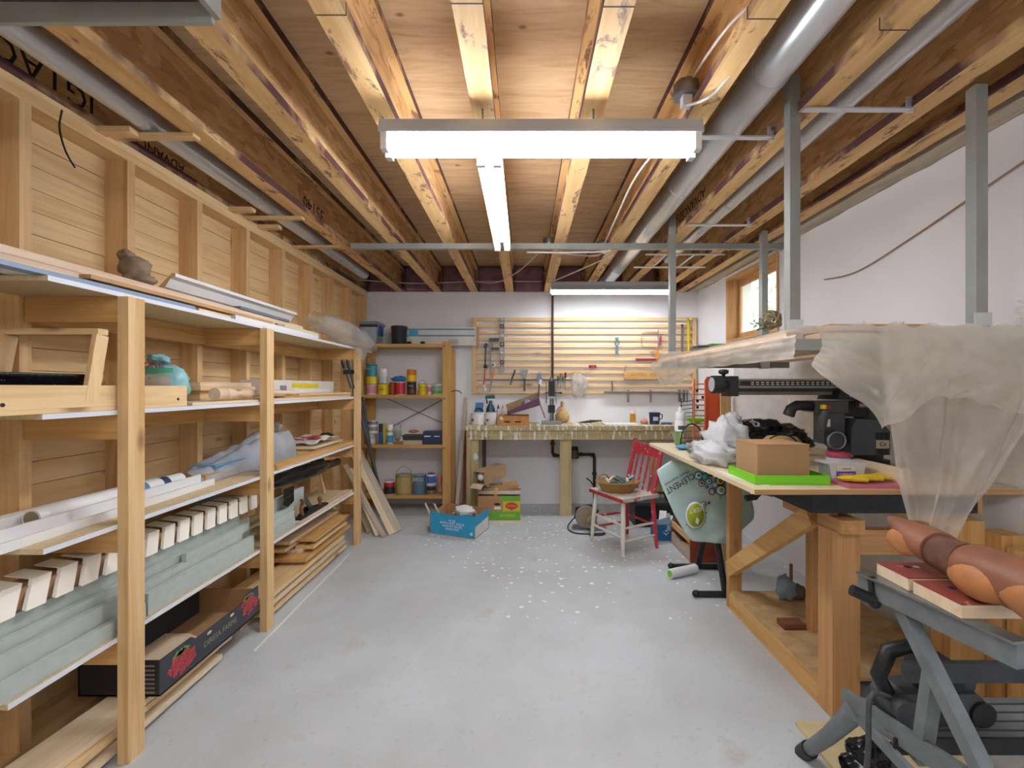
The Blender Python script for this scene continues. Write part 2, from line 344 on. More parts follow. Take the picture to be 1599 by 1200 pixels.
# ceiling
ce = struct(MB().box(-2.1, 2.35, YF-.15, YB+.25, ZS+.018, ZS+.12), 'ceiling', plain('dark_above', '#6b5642', .9))
yy = YF-.1
k = 0
while yy < YB+.2:
    x = -2.1+(.6 if k % 2 else 0) - .6
    while x < 2.35:
        x0, x1 = max(x, -2.1), min(x+2.43, 2.35)
        if x1-x0 > .05: MB().box(x0, x1-.006, yy, min(yy+1.214, YB+.25), ZS, ZS+.018).build('plywood_sheet', m_ply(), ce)
        x += 2.43
    yy += 1.22; k += 1
JX = [-1.81, -1.395, -.973, -.56, -.16, .27, .70, 1.12, 1.54, 1.77]
for x in JX:
    web = MB().box(x-.006, x+.006, YF, YB+.1, ZC+.038, ZS-.038).build('joist', m_osb(), ce)
    tag(web, 'oriented-strand web of a wooden I-joist')
    MB().box(x-.044, x+.044, YF, YB+.1, ZC+.0005, ZC+.038).build('lower_flange', m_flange(), web)
    MB().box(x-.044, x+.044, YF, YB+.1, ZS-.038, ZS).build('upper_flange', m_flange(), web)
    # square offcuts nailed under the flange where two lengths meet
    if x in (-.56, -.16, .27, .70, 1.12): MB().box(x-.045, x+.045, 1.28+.1*abs(x), 1.284+.1*abs(x), ZC, ZC+.038).build('splice_line', M_INK, web)
def jtext(t, x, y, z, s, side, flip=True):
    par = [o for o in ce.children if o.name.startswith('joist')][JX.index(x)]
    xd = (0, -1, 0) if side > 0 else (0, 1, 0)
    if side > 0: xd, yd = ((0, 1, 0), (0, 0, 1))
    else: xd, yd = ((0, -1, 0), (0, 0, 1))
    if flip: xd, yd = tuple(-a for a in xd), tuple(-a for a in yd)
    lettering(t, s, (x+side*.0065, y, z), xd, yd, M_INK, par)
jtext('IGTAO', -1.81, 1.74, 2.50, .13, 1); jtext('ADVANCED', -1.81, 2.26, 2.475, .07, 1); jtext('NO', -1.81, 1.545, 2.49, .05, 1)
jtext('35140', -1.395, 3.05, 2.50, .12, 1); jtext('ADVANCED-JOI', 1.12, 3.15, 2.53, .09, -1); jtext('ADVANCED', 1.54, 4.1, 2.53, .09, -1)
# rim insulation between the joists, back and right
pink = plain('insulation', '#8d6670', .9, 0, .3, 9, bmp=.5)
for a, b in zip(JX[:-1], JX[1:]):
    def bay(u, v, a=a, b=b):
        xx = a+.05+(b-a-.1)*u; q = .03*math.sin(math.pi*u)*math.sin(math.pi*v)
        return V(xx, YB-.02-q-.02*mnoise.noise(V(xx*6, v*4, a)), ZC+.002+(ZS-ZC-.004)*v)
    if b-a > .15: MB().grid(bay, 8, 6).build('insulation_batt', pink, wb, solid=.04)
M_SILL = m_film('sillfilm', '#b7aa9c', .8, .3, .2)
MB().box(1.86, 2.2, YF, YB, ZC-.001, ZC+.03).build('sill_plate', 'grey', wr)
MB().grid(lambda u, v: V(1.82+.143*v+.012*mnoise.noise(V(u*30, v*3, 0)), YF+(YB-.03-YF)*u, ZC+.05-.055*v+.012*mnoise.noise(V(u*40, v*4, 5))), 90, 5).build('vapour_film', M_SILL, wr)
for q_ in (MB().box(-2.1, 2.35, YB+.1, YB+.25, ZC, ZS+.018), MB().box(2.12, 2.35, YF, YB+.1, ZC, ZS+.018)): q_.build('rim_board', m_osb(), ce)
# window
wn = struct(MB().box(2.06, 2.10, WY0, WY0+.05, WZ0, WZ1).box(2.06, 2.10, WY1-.03, WY1, WZ0, WZ1).box(2.06, 2.10, WY0+.05, WY1-.03, WZ0, WZ0+.05).box(2.06, 2.10, WY0+.05, WY1-.03, WZ1-.05, WZ1), 'window_1', wood('fir', 2))
MB().box(XR-.012, 2.06, WY1-.02, WY1, WZ0, WZ1).build('jamb', 'fir', wn); MB().box(XR-.012, 2.06, WY0, WY0+.02, WZ0, WZ1).build('jamb', 'fir', wn)
MB().box(XR-.012, 2.06, WY0+.02, WY1-.02, WZ1-.02, WZ1).build('head', 'fir', wn); MB().box(XR-.012, 2.06, WY0+.02, WY1-.02, WZ0, WZ0+.02).build('sill', 'fir', wn)
for a, b in ((WY0+.05, 4.0), (4.03, WY1-.03)):
    sash = MB().box(2.065, 2.09, a, a+.025, WZ0+.05, WZ1-.05).box(2.065, 2.09, b-.025, b, WZ0+.05, WZ1-.05).box(2.065, 2.09, a+.025, b-.025, WZ0+.05, WZ0+.085).box(2.065, 2.09, a+.025, b-.025, WZ1-.085, WZ1-.05).build('sash', 'fir', wn)
    MB().box(2.075, 2.079, a+.025, b-.025, WZ0+.085, WZ1-.085).build('pane', m_film('glass%d' % int(a), '#e8eef0', .18, .05, .5), sash)
MB().box(2.065, 2.09, 4.0, 4.03, WZ0+.05, WZ1-.05).build('mullion', 'fir', wn)
tag(MB().box(2.2, 6, 1, 8, 1.55, 1.62).build('ground', plain('turf', '#6d7f4a', .9, 0, .3, 9)), kind='structure')
random.seed(5); leaf = MB()
for k in range(420):
    c = V(random.uniform(3.0, 3.7), random.uniform(3.6, 6.6), random.uniform(1.63, 2.7)); a = Vector((random.gauss(0, 1), random.gauss(0, 1), random.gauss(0, 1))).normalized()*.07; b = a.orthogonal().normalized()*.04
    leaf.add([c-a, c-b, c+a, c+b], [(0, 1, 2, 3)])
sh = thing('shrub', 'leafy green shrub outside the small basement window', 'shrub', (3.35, 5.1, 1.62))
leaf.build('foliage', plain('leaf', '#7d9a62', .6, 0, .3, 5), sh); MB().cyl((3.35, 5.1, 1.62), (3.35, 5.1, 2.3), .03, .015).build('stem', 'dark', sh)
# ================================================================ DUCTS
def duct(label, x, z, r, y0, y1, seams, ends=()):
    t = thing('vent_duct', label, 'duct', (x, (y0+y1)/2, z-r), 'galvanised ducts in the joist bays')
    a = y0
    for s_ in list(seams)+[y1]:
        MB().cyl((x, a, z), (x, s_, z), r, r*.985, n=28).build('pipe_section', M_GALV, t)
        MB().cyl((x, s_-.012, z), (x, s_+.012, z), r*1.03, n=28).build('coupling', M_GALV, t); a = s_
    return t
d1 = duct('thin galvanised duct running along the pine-boarded wall', -1.6, 2.455, .05, -1.5, 4.6, (1.0, 1.93, 2.75, 3.6))
d2 = duct('wide galvanised duct in the middle joist bay', .92, 2.5, .072, -1.5, 5.16, (1.0, 1.72, 2.7, 3.6, 4.5))
d3 = duct('thin galvanised duct above the overhead storage rack', 1.30, 2.49, .05, -1.5, 4.0, (1.2, 1.95, 2.9))
MB().lathe([(.05, 0), (.062, .05), (.056, .14), (.03, .16)], (1.30, 4.0, 2.49), 20, axis=(0, 1, -.05)).build('elbow', M_GALV, d3)
def strap(p0, p1, label, mat=M_GALV):
    p0, p1 = Vector(p0), Vector(p1); t = thing('duct_strap', label, 'strap', (p0+p1)/2, 'straps holding up the ducts')
    MB().bar(p0, p1, .028, .006).build('strip', mat, t); MB().bar(p1+V(0, 0, -.012), p1+V(0, 0, .05), .028, .005, (0, 1, 0)).build('bent_end', mat, t)
    MB().cyl(p1+V(0, -.018, .03), p1+V(0, -.014, .03), .008, n=10).build('screw', M_STEEL, t)
strap((.62, 1.98, 2.392), (1.06, 1.98, 2.392), 'metal strap under the wide galvanised duct')
strap((1.08, 1.78, 2.392), (1.49, 1.78, 2.392), 'metal strap under the thin duct beside overhead rack post')
strap((1.08, 3.05, 2.392), (1.49, 3.05, 2.392), 'metal strap under the thin duct close to its elbow')
for k, y in enumerate((1.95, 2.9, 3.5)):
    tag(MB().box(-1.76, -1.40, y, y+.045, 2.385, 2.399).build('duct_batten', 'pine'), 'thin pine batten under the wall duct, '+('beside the dangling black wire', 'middle one of three', 'beside the crosswise steel channel')[k], 'batten', 'battens under the wall duct')
wf = thing('hanging_grid', 'white wire frame hanging under joists near the window', 'frame', (1.25, 4.0, 2.38))
for y in (3.72, 4.12): MB().bar((.98, y, 2.392), (1.62, y, 2.392), .014, .012).build('rail', M_WHITE, wf)
for x in (1.15, 1.38): MB().bar((x, 3.72, 2.395), (x, 4.12, 2.395), .014, .01).build('crossbar', M_WHITE, wf)
# ================================================================ FLUORESCENT FIXTURES
def fixture(label, c, L, ang, hood=False, lit=True, n=2, hang=(-.35, .35)):
    t = thing('fluorescent_light', label, 'ceiling light', c, 'fluorescent strip lights'); R = Matrix.Rotation(ang, 3, 'Z'); c = Vector(c)
    def T(mb): mb.v = [c+R @ p for p in mb.v]; return mb
    wd = .052
    T(MB().prism([(-L/2, -wd, .03), (-L/2, -wd*.75, .075), (-L/2, wd*.75, .075), (-L/2, wd, .03), (-L/2, wd, .02), (-L/2, -wd, .02)], (L, 0, 0))).build('housing', plain('fixture_grey', '#b9bfc6', .45), t)
    if hood:
        for s_ in (-1, 1): T(MB().prism([(-L/2, s_*wd, .03), (-L/2, s_*(wd+.05), -.02), (-L/2, s_*(wd+.053), -.018), (-L/2, s_*wd, .035)], (L, 0, 0))).build('reflector', plain('fixture_grey', '#b9bfc6', .45), t)
    for q in ([-.033, .033] if n == 2 else [0]):
        T(MB().cyl((-L/2+.035, q, -.017), (L/2-.035, q, -.017), .0185, n=14)).build('tube', M_LITE if lit else M_WHITE, t)
        for e in (-1, 1):
            T(MB().box(e*(L/2-.02)-.012, e*(L/2-.02)+.012, q-.017, q+.017, -.044, .022)).build('lamp_holder', M_WHITE, t)
    for e in hang:
        top = ZC-c.z
        T(MB().cyl((e*L, 0, .074), (e*L, 0, max(.08, top)), .004, n=6)).build('hanger', M_STEEL, t)
    return t
fixture('long fluorescent strip hung crosswise below the joists', (.065, 1.79, 2.265), 1.23, 0, hang=(-.183, .167))
fixture('fluorescent strip hung lengthwise under the middle joist', (-.145, 2.52, 2.285), 1.23, math.pi/2)
fixture('fluorescent strip with hooded reflector above the paint-splashed back workbench', (.88, 4.62, 2.295), 1.22, 0, hood=True, n=2, hang=(-.148, .197))  # second tube added for more light at the back of the room
fixture('unseen fluorescent strip added to light the near end of the room', (-.3, -.55, 2.285), 1.23, math.pi/2)  # invented lamp behind the camera, brightens the near end
fixture('unseen fluorescent strip added as extra light by the front wall', (.75, -.6, 2.285), 1.23, math.pi/2)  # another invented fixture out of view, there only for its fill light
t = thing('unlit_fixture', 'unlit grey light fixture overhead by the pine-boarded wall', 'ceiling light', (-1.2, .98, 2.2))
MB().box(-1.68, -.765, .84, 1.13, 2.265, 2.30).build('tray', plain('tray_dark', '#4a4648', .6), t)
gy = plain('lip_grey', '#a3a69c', .55, 0, .12, 10)
MB().box(-1.68, -.765, 1.13, 1.142, 2.215, 2.30).build('lip', gy, t); MB().box(-1.68, -.765, .83, .842, 2.215, 2.30).build('lip', gy, t)
MB().box(-.765, -.75, .83, 1.142, 2.23, 2.30).build('end_cap', gy, t); MB().box(-1.1, -.8, .98, 1.08, 2.245, 2.265).build('ballast_cover', M_OFFW, t)
for x in (-1.6, -.9): MB().cyl((x, .98, 2.30), (x, .98, 2.40), .005, n=6).build('hanger', M_STEEL, t)
# ================================================================ WIRING
def cable(pts, r, label, mat=M_CORD, name='cable', group=None, parent=None):
    pts = [Vector(p) for p in pts]; q = []
    for i in range(len(pts)-1):                 # Catmull-Rom
        p0, p1, p2, p3 = pts[max(i-1, 0)], pts[i], pts[i+1], pts[min(i+2, len(pts)-1)]
        for k in range(6):
            t_ = k/6; q.append(.5*((2*p1)+(p2-p0)*t_+(2*p0-5*p1+4*p2-p3)*t_*t_+(3*p1-p0-3*p2+p3)*t_**3))
    q.append(pts[-1]); o = MB().tube(q, r, 6).build(name, mat, parent)
    if parent is not None: return o
    return tag(o, label, 'cable', group)
def jbox(c, label, plug=True):
    c = Vector(c); t = thing('junction_box', label, 'junction box', c)
    MB().lathe([(.05, 0), (.052, .012), (.05, .045), (.046, .05)], c, 8).build('box', M_STEEL, t)
    MB().lathe([(.052, -.004), (.052, 0)], c, 8).build('cover', M_GREY, t)
    if plug: MB().box(c.x-.018, c.x+.018, c.y-.02, c.y+.015, c.z-.045, c.z-.004).build('plug', M_WHITE, t)
jbox((.64, 1.82, 2.47), 'steel junction box with plug above the crosswise light'); jbox((.205, 3.72, 2.47), 'steel junction box beside the joist above the slat rack', False); jbox((.635, 3.7, 2.44), 'steel junction box with white plug near the horizontal strut')
cable([(.64, 1.80, 2.42), (.66, 1.7, 2.38), (.70, 1.66, 2.395), (.735, 1.5, 2.42), (.76, 1.3, 2.43)], .006, 'white cord looping from junction box over the crosswise light')
cable([(.65, 1.84, 2.52), (.67, 1.5, 2.5), (.78, 1.2, 2.5), (.80, .6, 2.5)], .005, 'white wire running along the joist toward the near end')
cable([(.62, 1.95, 2.395), (.58, 2.4, 2.41), (.6, 3.0, 2.42), (.635, 3.62, 2.45)], .006, 'white wire running along the joist to the plug by the strut')
cable([(.62, 3.66, 2.385), (.52, 3.56, 2.335), (.2, 3.47, 2.335), (.02, 3.47, 2.335), (.3, 3.44, 2.325), (.56, 3.42, 2.325), (.64, 3.40, 2.33)], .007, 'white cord bunched along the horizontal strut')
cable([(.70, 3.62, 2.36), (.5, 4.0, 2.345), (.3, 4.55, 2.37)], .006, 'white cord slanting down to the bench light')
cable([(.1, 3.51, 2.33), (-.05, 4.1, 2.35), (-.28, 4.75, 2.40), (-.5, 5.1, 2.48)], .005, 'white wire slanting back to the rim insulation')
cable([(-1.74, 4.9, 2.46), (-1.2, 5.1, 2.47), (-.5, 5.14, 2.5), (.2, 5.14, 2.5)], .005, '', name='house_wire', parent=ce)
cable([(1.955, 3.0, 2.02), (1.955, 2.7, 2.0), (1.955, 2.3, 2.08), (1.955, 1.9, 2.18), (1.95, 1.5, 2.27), (1.95, 1.2, 2.33)], .004, 'brown wire drooping across the bare white wall', plain('brownwire', '#a5806a', .6))
cable([P(97, 172, 1.62), P(93, 200, 1.62), P(102, 235, 1.62), P(117, 262, 1.62)], .003, 'short black wire dangling from the top plate', M_BLACK)
# ================================================================ STRUTS AND OVERHEAD RACK
def strut(m, p0, p1, w_=.041, wall=.004):
    """open C channel"""
    p0, p1 = Vector(p0), Vector(p1); d = (p1-p0).normalized(); up = V(0, 0, 1) if abs(d.z) < .9 else V(0, 1, 0)
    a = d.cross(up).normalized(); b = a.cross(d)
    prof = [(-1, -1), (1, -1), (1, 1), (.45, 1), (.45, .8), (.8, .8), (.8, -.8), (-.8, -.8), (-.8, .8), (-.45, .8), (-.45, 1), (-1, 1)]
    return m.prism([p0+a*x*w_/2+b*y*w_/2 for x, y in prof], p1-p0)
t = thing('steel_strut', 'long grey steel channel fixed crosswise under the joists', 'strut', (.35, 3.47, 2.356))
strut(MB(), (-1.30, 3.47, 2.378), (1.95, 3.47, 2.378)).build('channel', M_STRUT, t)
for x in JX[1:-1]: MB().cyl((x, 3.47, 2.35), (x, 3.47, 2.358), .011, n=6).build('bolt', M_STEEL, t)
rk = thing('overhead_rack', 'hanging storage rack of grey steel channel above the saw', 'rack', (1.4, 2.5, 1.45))
for x, y, zt, z0 in ((1.065, 1.83, 2.55, 1.465), (1.63, 1.66, 2.40, 1.465), (1.045, 3.25, 2.53, 1.45), (1.69, 3.25, 2.42, 1.45)):
    strut(MB(), (x, y, z0), (x, y, zt)).build('hanger_post', M_STRUT, rk)
    MB().box(x-.03, x+.03, y-.026, y-.021, z0, z0+.12).build('bracket', M_GALV, rk)
for y, x0 in ((1.73, .98), (3.3, .99)): strut(MB(), (x0, y, 1.478), (1.89, y, 1.478)).build('cross_channel', M_STRUT, rk)
for k, (xa, xb) in enumerate(((.968, 1.012), (1.098, 1.30), (1.31, 1.592), (1.724, 1.90))):
    tag(MB().box(xa, xb, 1.70+.01*k, 3.31-.03*(k % 2), 1.4995, 1.522).build('rack_plank', 'pinkpine'), 'long pine plank on the overhead rack, '+('narrow one along the room-side edge', 'second from the room side', 'widest one in the middle', 'beside the white wall')[k], 'plank', 'planks laid on the overhead rack')
tag(MB().box(1.14, 1.52, 1.72, 1.95, 1.5345, 1.556).build('oak_offcut', 'fir'), 'short brown board on the overhead rack beside the post', 'board')
tag(MB().box(1.2, 1.88, 2.05, 2.1, 1.5345, 1.575).build('long_batten', 'dark'), 'dark batten with nails lying on the overhead rack', 'batten')
nl = thing('nail_batten', 'thin grey batten with nails standing up behind the plastic', 'batten', (1.6, 1.98, 1.53)); MB().box(1.25, 1.88, 1.96, 2.0, 1.5345, 1.557).build('strip', 'dark', nl)
for x in (1.45, 1.62): MB().cyl((x, 1.98, 1.555), (x+.01, 1.98, 1.60), .003, n=6).build('nail', M_STEEL, nl)
g = thing('green_box', 'small green box with ribbed grey end on the overhead rack', 'box', P(1105, 542, 3.3))
MB().box(XZ(1103, 3.3), XZ(1128, 3.3), 3.22, 3.4, 1.56, 1.625).build('case', plain('boxgreen', '#3f9a35', .45), g)
for k in range(4): MB().box(XZ(1084, 3.3), XZ(1103, 3.3), 3.22, 3.4, 1.56+k*.016, 1.567+k*.016).build('rib', M_GREY, g)
wt = thing('dried_wreath', 'ball of dried twigs and greenery on the overhead rack', 'wreath', P(1203, 520, 2.35)); random.seed(11)
c = P(1205, 500, 2.3); mb = MB()
for k in range(60):
    a = Vector((random.gauss(0, 1), random.gauss(0, 1), random.gauss(0, 1))).normalized(); b = a.orthogonal().normalized(); e = a.cross(b); r_ = random.uniform(.03, .052); o0 = random.uniform(0, 6)
    mb.tube([c+(b*math.cos(o0+q*.5)+e*math.sin(o0+q*.5))*r_ for q in range(7)], .0028, 4)
mb.build('twigs', plain('twig', '#a39274', .9, 0, .3, 30), wt); mb = MB(); c2 = P(1187, 508, 2.3)
for k in range(40):
    q = c2+V(random.gauss(0, .022), random.gauss(0, .02), random.gauss(0, .02)); a = V(random.gauss(0, 1), random.gauss(0, 1), random.gauss(0, 1)).normalized()*.018; b = a.orthogonal().normalized()*.005
    mb.add([q-a, q-b, q+a, q+b], [(0, 1, 2, 3)])
mb.build('greenery', plain('sprig', '#5f7a5a', .8), wt)
# plastic sheeting over the rack
ps = thing('plastic_sheet', 'wrinkled translucent plastic sheeting draped over the overhead rack and saw', 'plastic sheet', (1.45, 2.4, .75))
def crease(u, v, s): return abs(mnoise.noise(V(u*9+s, v*4, s)))*.03+abs(mnoise.noise(V(u*5+v*4, s, v*2)))*.03
def wr_(p, f, s): return mnoise.noise(Vector(p)*f+V(s, s, s))
MB().grid(lambda u, v: V(.955+.97*u, 1.56+1.8*v, 1.528+.005*wr_((u*3, v*3, 0), 2.5, 1)), 26, 30).build('top_sheet', M_POLY, ps)
def leftv(u, v):                                  # hangs along the room side of the rack
    y = 1.61+1.80*u; s_ = min(1, max(0, (u-.5)/.2)); dep = (.085+.085*s_)*min(1, (1-u)*6+.25)
    return V(.950-.006*math.sin(u*26)*v-.006*v+.006*wr_((u*4, v*2, 0), 3, 2), y, 1.505-dep*v+.008*wr_((u*6, 0, 0), 3, 4))
MB().grid(leftv, 60, 10).build('side_valance', M_POLY, ps)
def front(u, v):                                  # bunched valance on the near side
    x = .985+.965*u; dep = (.27+.03*math.sin(u*9+1)+.09*math.exp(-((u-.28)/.09)**2)-.15*math.exp(-(u/.12)**2)+.02*wr_((u*3, 0, 0), 2, 9))
    dep = max(.12, dep)
    return V(x+.02*math.sin(v*5+u*20)*v, 1.555-.012*math.sin(u*30+2*v)*v-.02*wr_((u*4, v*1.6, 0), 2.0, 5)*v-.02*math.sin(v*3)+crease(u, v, 3)*v, 1.531-dep*v+.015*wr_((u*8, 0, 0), 2, 3))
MB().grid(front, 130, 34).build('near_valance', M_POLY, ps)
def curt(u, v):                                   # long gathered curtain on the wall side
    w0, w1 = 1.225, 1.87; zb = .83
    l = w0+(1.33-w0)*v**1.3; r = w1-(w1-1.53)*v**1.6
    x = l+(r-l)*u; fold = .022*(1-.4*v)*math.sin(u*15+1.2*wr_((u*2, v*.5, 0), 1.5, 7))
    return V(x, 1.585+fold+.01*wr_((u*3, v*2, 0), 2, 8)+crease(u*.7, v*.5, 7)*.7, 1.53-(1.53-zb)*v+.03*math.sin(u*7)*v)
MB().grid(curt, 110, 50).build('long_curtain', M_POLY, ps)
MB().grid(lambda u, v: V(1.53+.40*u, 3.36+.012*math.sin(u*12)+.02*wr_((u*3, v*3, 0), 2, 3), 1.53-.58*v), 30, 14).build('far_curtain', M_POLY, ps)
MB().grid(lambda u, v: V(1.93+.008*math.sin(u*22)+.015*wr_((u*4, v*3, 0), 2, 6), 1.75+1.6*u, 1.53-.6*v), 50, 14).build('wall_curtain', M_POLY, ps)
MB().grid(lambda u, v: V(1.66+.23*v+.03*math.sin(u*12)+.05*u*(1-v), 1.56+.02*math.sin(v*14+u*9), 1.55-.30*v**1.1+.09*u*(1-v)), 8, 18).build('twisted_tail', M_CLEAR, ps)
# ================================================================ LEFT SHELVING
SX0, SX1 = -1.762, -1.42
Z1, Z2, Z3, Z4 = 1.655, 1.24, .84, .445
PY = (1.611, 2.48, 3.848)
su = thing('shelving_unit', 'long home-built pine shelving along the boarded wall', 'shelves', (-1.58, 2.7, 0))
for y in PY: MB().box(-1.42, -1.382, y, y+.07, 0, Z1-.017).build('post', 'plank', su)
lv = ((Z1, 1.376, 4.32), (Z2, 1.36, 3.92), (Z3, 1.363, 3.92), (Z4, 1.27, 3.92))
for z, y0, y1 in lv:
    for a, b in ((y0, 2.515), (2.52, y1)):
        bd = MB().box(SX0, SX1-.0015, a, b, z-.016, z).build('shelf_board', M_CHIP, su)
        MB().box(SX1-.0015, SX1, a, b, z-.016, z).build('edge_band', M_MEL, bd)
    for y in PY: MB().box(-1.762, -1.421, y+.015, y+.053, z-.105, z-.017).build('arm', 'honey', su)
    if z > .5: MB().box(-1.762, -1.724, 1.66, 3.85, z-.105, z-.017).build('ledger', 'honey', su)
G1 = 'boards and trim stored on the top shelf'
def lay(name, x0, x1, y0, y1, z0, z1, mat, label, cat='board', group=None):
    return tag(MB().box(x0, x1, y0, y1, z0, z1).build(name, mat), label, cat, group)
def lying(name, a, b, z, w, t, mat, label, cat='board', group=None):
    """board lying at height z (its underside), from a=(x,y) to b=(x,y)"""
    return wboard(name, (a[0], a[1], z+t/2), (b[0], b[1], z+t/2), w, t, mat, label, cat, group)
# --- top shelf
z = Z1+.001
lying('shelf_trim', (-1.447, 1.18), (-1.447, 2.0), z, .045, .014, plain('bluegrey', '#8b9db6', .5), 'blue-grey strip with a black end on the top shelf', 'trim', G1)
lying('shelf_trim', (-1.51, 1.1), (-1.51, 3.2), z, .06, .018, M_WHITE, 'long white trim board under the pine strips on the top shelf', 'trim', G1)
lying('shelf_trim', (-1.66, 1.1), (-1.66, 3.2), z, .09, .018, M_WHITE, 'wide white trim board against the wall side of the top shelf', 'trim', G1)
lying('shelf_strip', (-1.447, 1.52), (-1.447, 2.62), z+.023, .04, .014, 'tan', 'brown wooden strip on the front of the top shelf', 'strip', G1)
lying('shelf_strip', (-1.51, 1.12), (-1.51, 2.75), z+.019, .05, .028, 'pinkpine', 'long pale pine strip on the top shelf', 'strip', G1)
lying('shelf_strip', (-1.60, 1.14), (-1.60, 3.2), z+.019, .06, .026, 'pinkpine', 'longest pale pine strip on the top shelf', 'strip', G1)
lying('shelf_strip', (-1.515, 1.1), (-1.515, 3.1), z+.048, .06, .024, 'pinkpine', 'pale pine strip lying highest on the top shelf', 'strip', G1)
lying('shelf_strip', (-1.60, 1.15), (-1.60, 2.9), z+.048, .055, .02, 'grey', 'greyish strip lying high at the wall side of the top shelf', 'strip', G1)
lying('shelf_strip', (-1.445, 2.03), (-1.445, 2.25), z, .03, .012, 'pale', 'short pale stick on the front edge of the top shelf', 'strip', G1)
lying('shelf_trim', (-1.447, 2.28), (-1.447, 3.2), z, .045, .022, M_WHITE, 'white strip with pine end on the middle of the top shelf', 'trim', G1)
lying('shelf_trim', (-1.495, 2.4), (-1.495, 2.9), z+.073, .04, .014, plain('slate', '#6e7580', .5), 'dark grey strip lying against the crown moulding', 'trim', G1)
lying('shelf_strip', (-1.447, 2.75), (-1.447, 3.2), z+.023, .045, .016, 'pale', 'pale board under the plastic bundle on the top shelf', 'strip', G1)
cm = thing('crown_moulding', 'white crown moulding with bare pine end on the top shelf', 'moulding', (-1.62, 2.6, z+.02))
prof = [(0, 0), (.012, 0), (.03, .02), (.06, .03), (.085, .065), (.11, .075), (.11, .09), (.095, .09), (.02, .022), (0, .012)]
for q, dx in enumerate((-1.70, -1.625)):
    zz0 = z+.074
    MB().prism([(dx+a_*.9+.0, 2.12-.1*q, zz0+.052*0+b_) for a_, b_ in prof], (.0, 1.08, 0)).build('length', M_WHITE, cm)
    MB().prism([(dx+a_*.9, 2.118-.1*q, zz0+b_) for a_, b_ in prof], (0, .0015, 0)).build('cut_end', 'pine', cm)
bl = thing('driftwood_lump', 'lump of brown knotty driftwood standing on the top shelf', 'driftwood', (-1.66, 2.05, z+.05))
c0 = P(205, 420, 1.93); mb = MB()
mb.blob(c0+V(.015, .0, .0), (.055, .05, .05), .2, 1.8, 4, 24, 16); mb.blob(c0+V(-.02, 0, .055), (.032, .03, .025), .25, 1.8, 9); mb.blob(c0+V(.03, 0, -.05), (.06, .05, .03), .3, 3, 2)
mb.build('body', plain('driftwood', '#96806a', .85, 0, .35, 18, bmp=.6), bl)
pb = thing('plastic_bundle', 'crumpled clear plastic bundle hanging off the end of the top shelf', 'plastic bundle', (-1.5, 3.75, Z1))
mb = MB(); p0, p1 = P(492, 497, 3.35), P(585, 545, 4.15)
def bun(u, v):
    p = p0.lerp(p1, u); r_ = .13*(math.sin(math.pi*min(1, u*.85+.12))**.7)+.012; a = 2*math.pi*v
    k = 1+.28*mnoise.noise(V(u*5, math.cos(a)*1.5, math.sin(a)*1.5))
    o = p+V(math.cos(a)*r_*k*.8, 0, math.sin(a)*r_*k*.62)
    if o.x < -1.40: o.z = max(o.z, Z1+.006)
    return o
mb.grid(bun, 26, 22).build('wrap', M_CLEAR, pb)
MB().grid(lambda u, v: P(470+25*u, 500+8*v, 3.3)+V(0, .1*v, .015*mnoise.noise(V(u*5, v*5, 2))), 8, 5).build('loose_corner', M_CLEAR, pb)
MB().grid(lambda u, v: V(-1.366+.008*mnoise.noise(V(u*3, v*3, 8)), 3.80+.24*u-.03*v, Z1+.02-.15*v*(1-abs(u-.6))), 10, 8).build('hanging_flap', M_CLEAR, pb)
# --- second shelf
z = Z2+.001
tb = thing('carry_crate', 'wooden carry crate with handle bar on the second shelf', 'crate', (-1.58, 1.5, z))
MB().box(-1.75, -1.425, 1.19, 1.95, z, z+.014).build('bottom', 'pine', tb)
MB().box(-1.441, -1.425, 1.19, 1.95, z+.0145, z+.085).build('side', 'pine', tb); MB().box(-1.75, -1.734, 1.19, 1.95, z+.0145, z+.085).build('side', 'pine', tb)
for y in (1.19, 1.934): MB().box(-1.733, -1.442, y, y+.016, z+.0145, z+.085).build('end', 'dark', tb)
MB().bar((-1.432, 1.52, z+.03), (-1.432, 1.56, z+.255), .045, .016, (1, 0, 0)).build('upright', 'pine', tb); MB().bar((-1.742, 1.52, z+.03), (-1.742, 1.56, z+.255), .045, .016, (1, 0, 0)).build('upright', 'pine', tb)
MB().box(-1.75, -1.424, 1.542, 1.58, z+.256, z+.276).build('handle_bar', 'pine', tb)
for y in (1.22, 1.26, 1.9): MB().cyl((-1.4255, y, z+.03), (-1.4235, y, z+.03), .006, n=8).build('nail_head', M_INK, tb)
rp = thing('roasting_pan', 'black speckled enamel roasting pan sitting in the wooden crate', 'roasting pan', (-1.59, 1.42, z+.016))
M_ENAM = m_speck('enamel', '#15181f', '#b9c0c8', 160, .1)
def rr(w_, l_, zz, n=40): return [V(-1.59+w_*math.copysign(abs(math.cos(a))**.5, math.cos(a)), 1.42+l_*math.copysign(abs(math.sin(a))**.5, math.sin(a)), zz) for a in [2*math.pi*k/n for k in range(n)]]
mb = MB(); rings = [rr(.10, .17, z+.017), rr(.118, .195, z+.03), rr(.132, .21, z+.11), rr(.143, .222, z+.115), rr(.143, .222, z+.122), rr(.128, .206, z+.118), rr(.112, .19, z+.03), rr(.08, .15, z+.022)]; n = 40
mb.add([p for r_ in rings for p in r_], [(i*n+k, i*n+(k+1) % n, (i+1)*n+(k+1) % n, (i+1)*n+k) for i in range(7) for k in range(n)]+[tuple(range(7*n, 8*n))], 0, True); mb.build('pan', M_ENAM, rp)
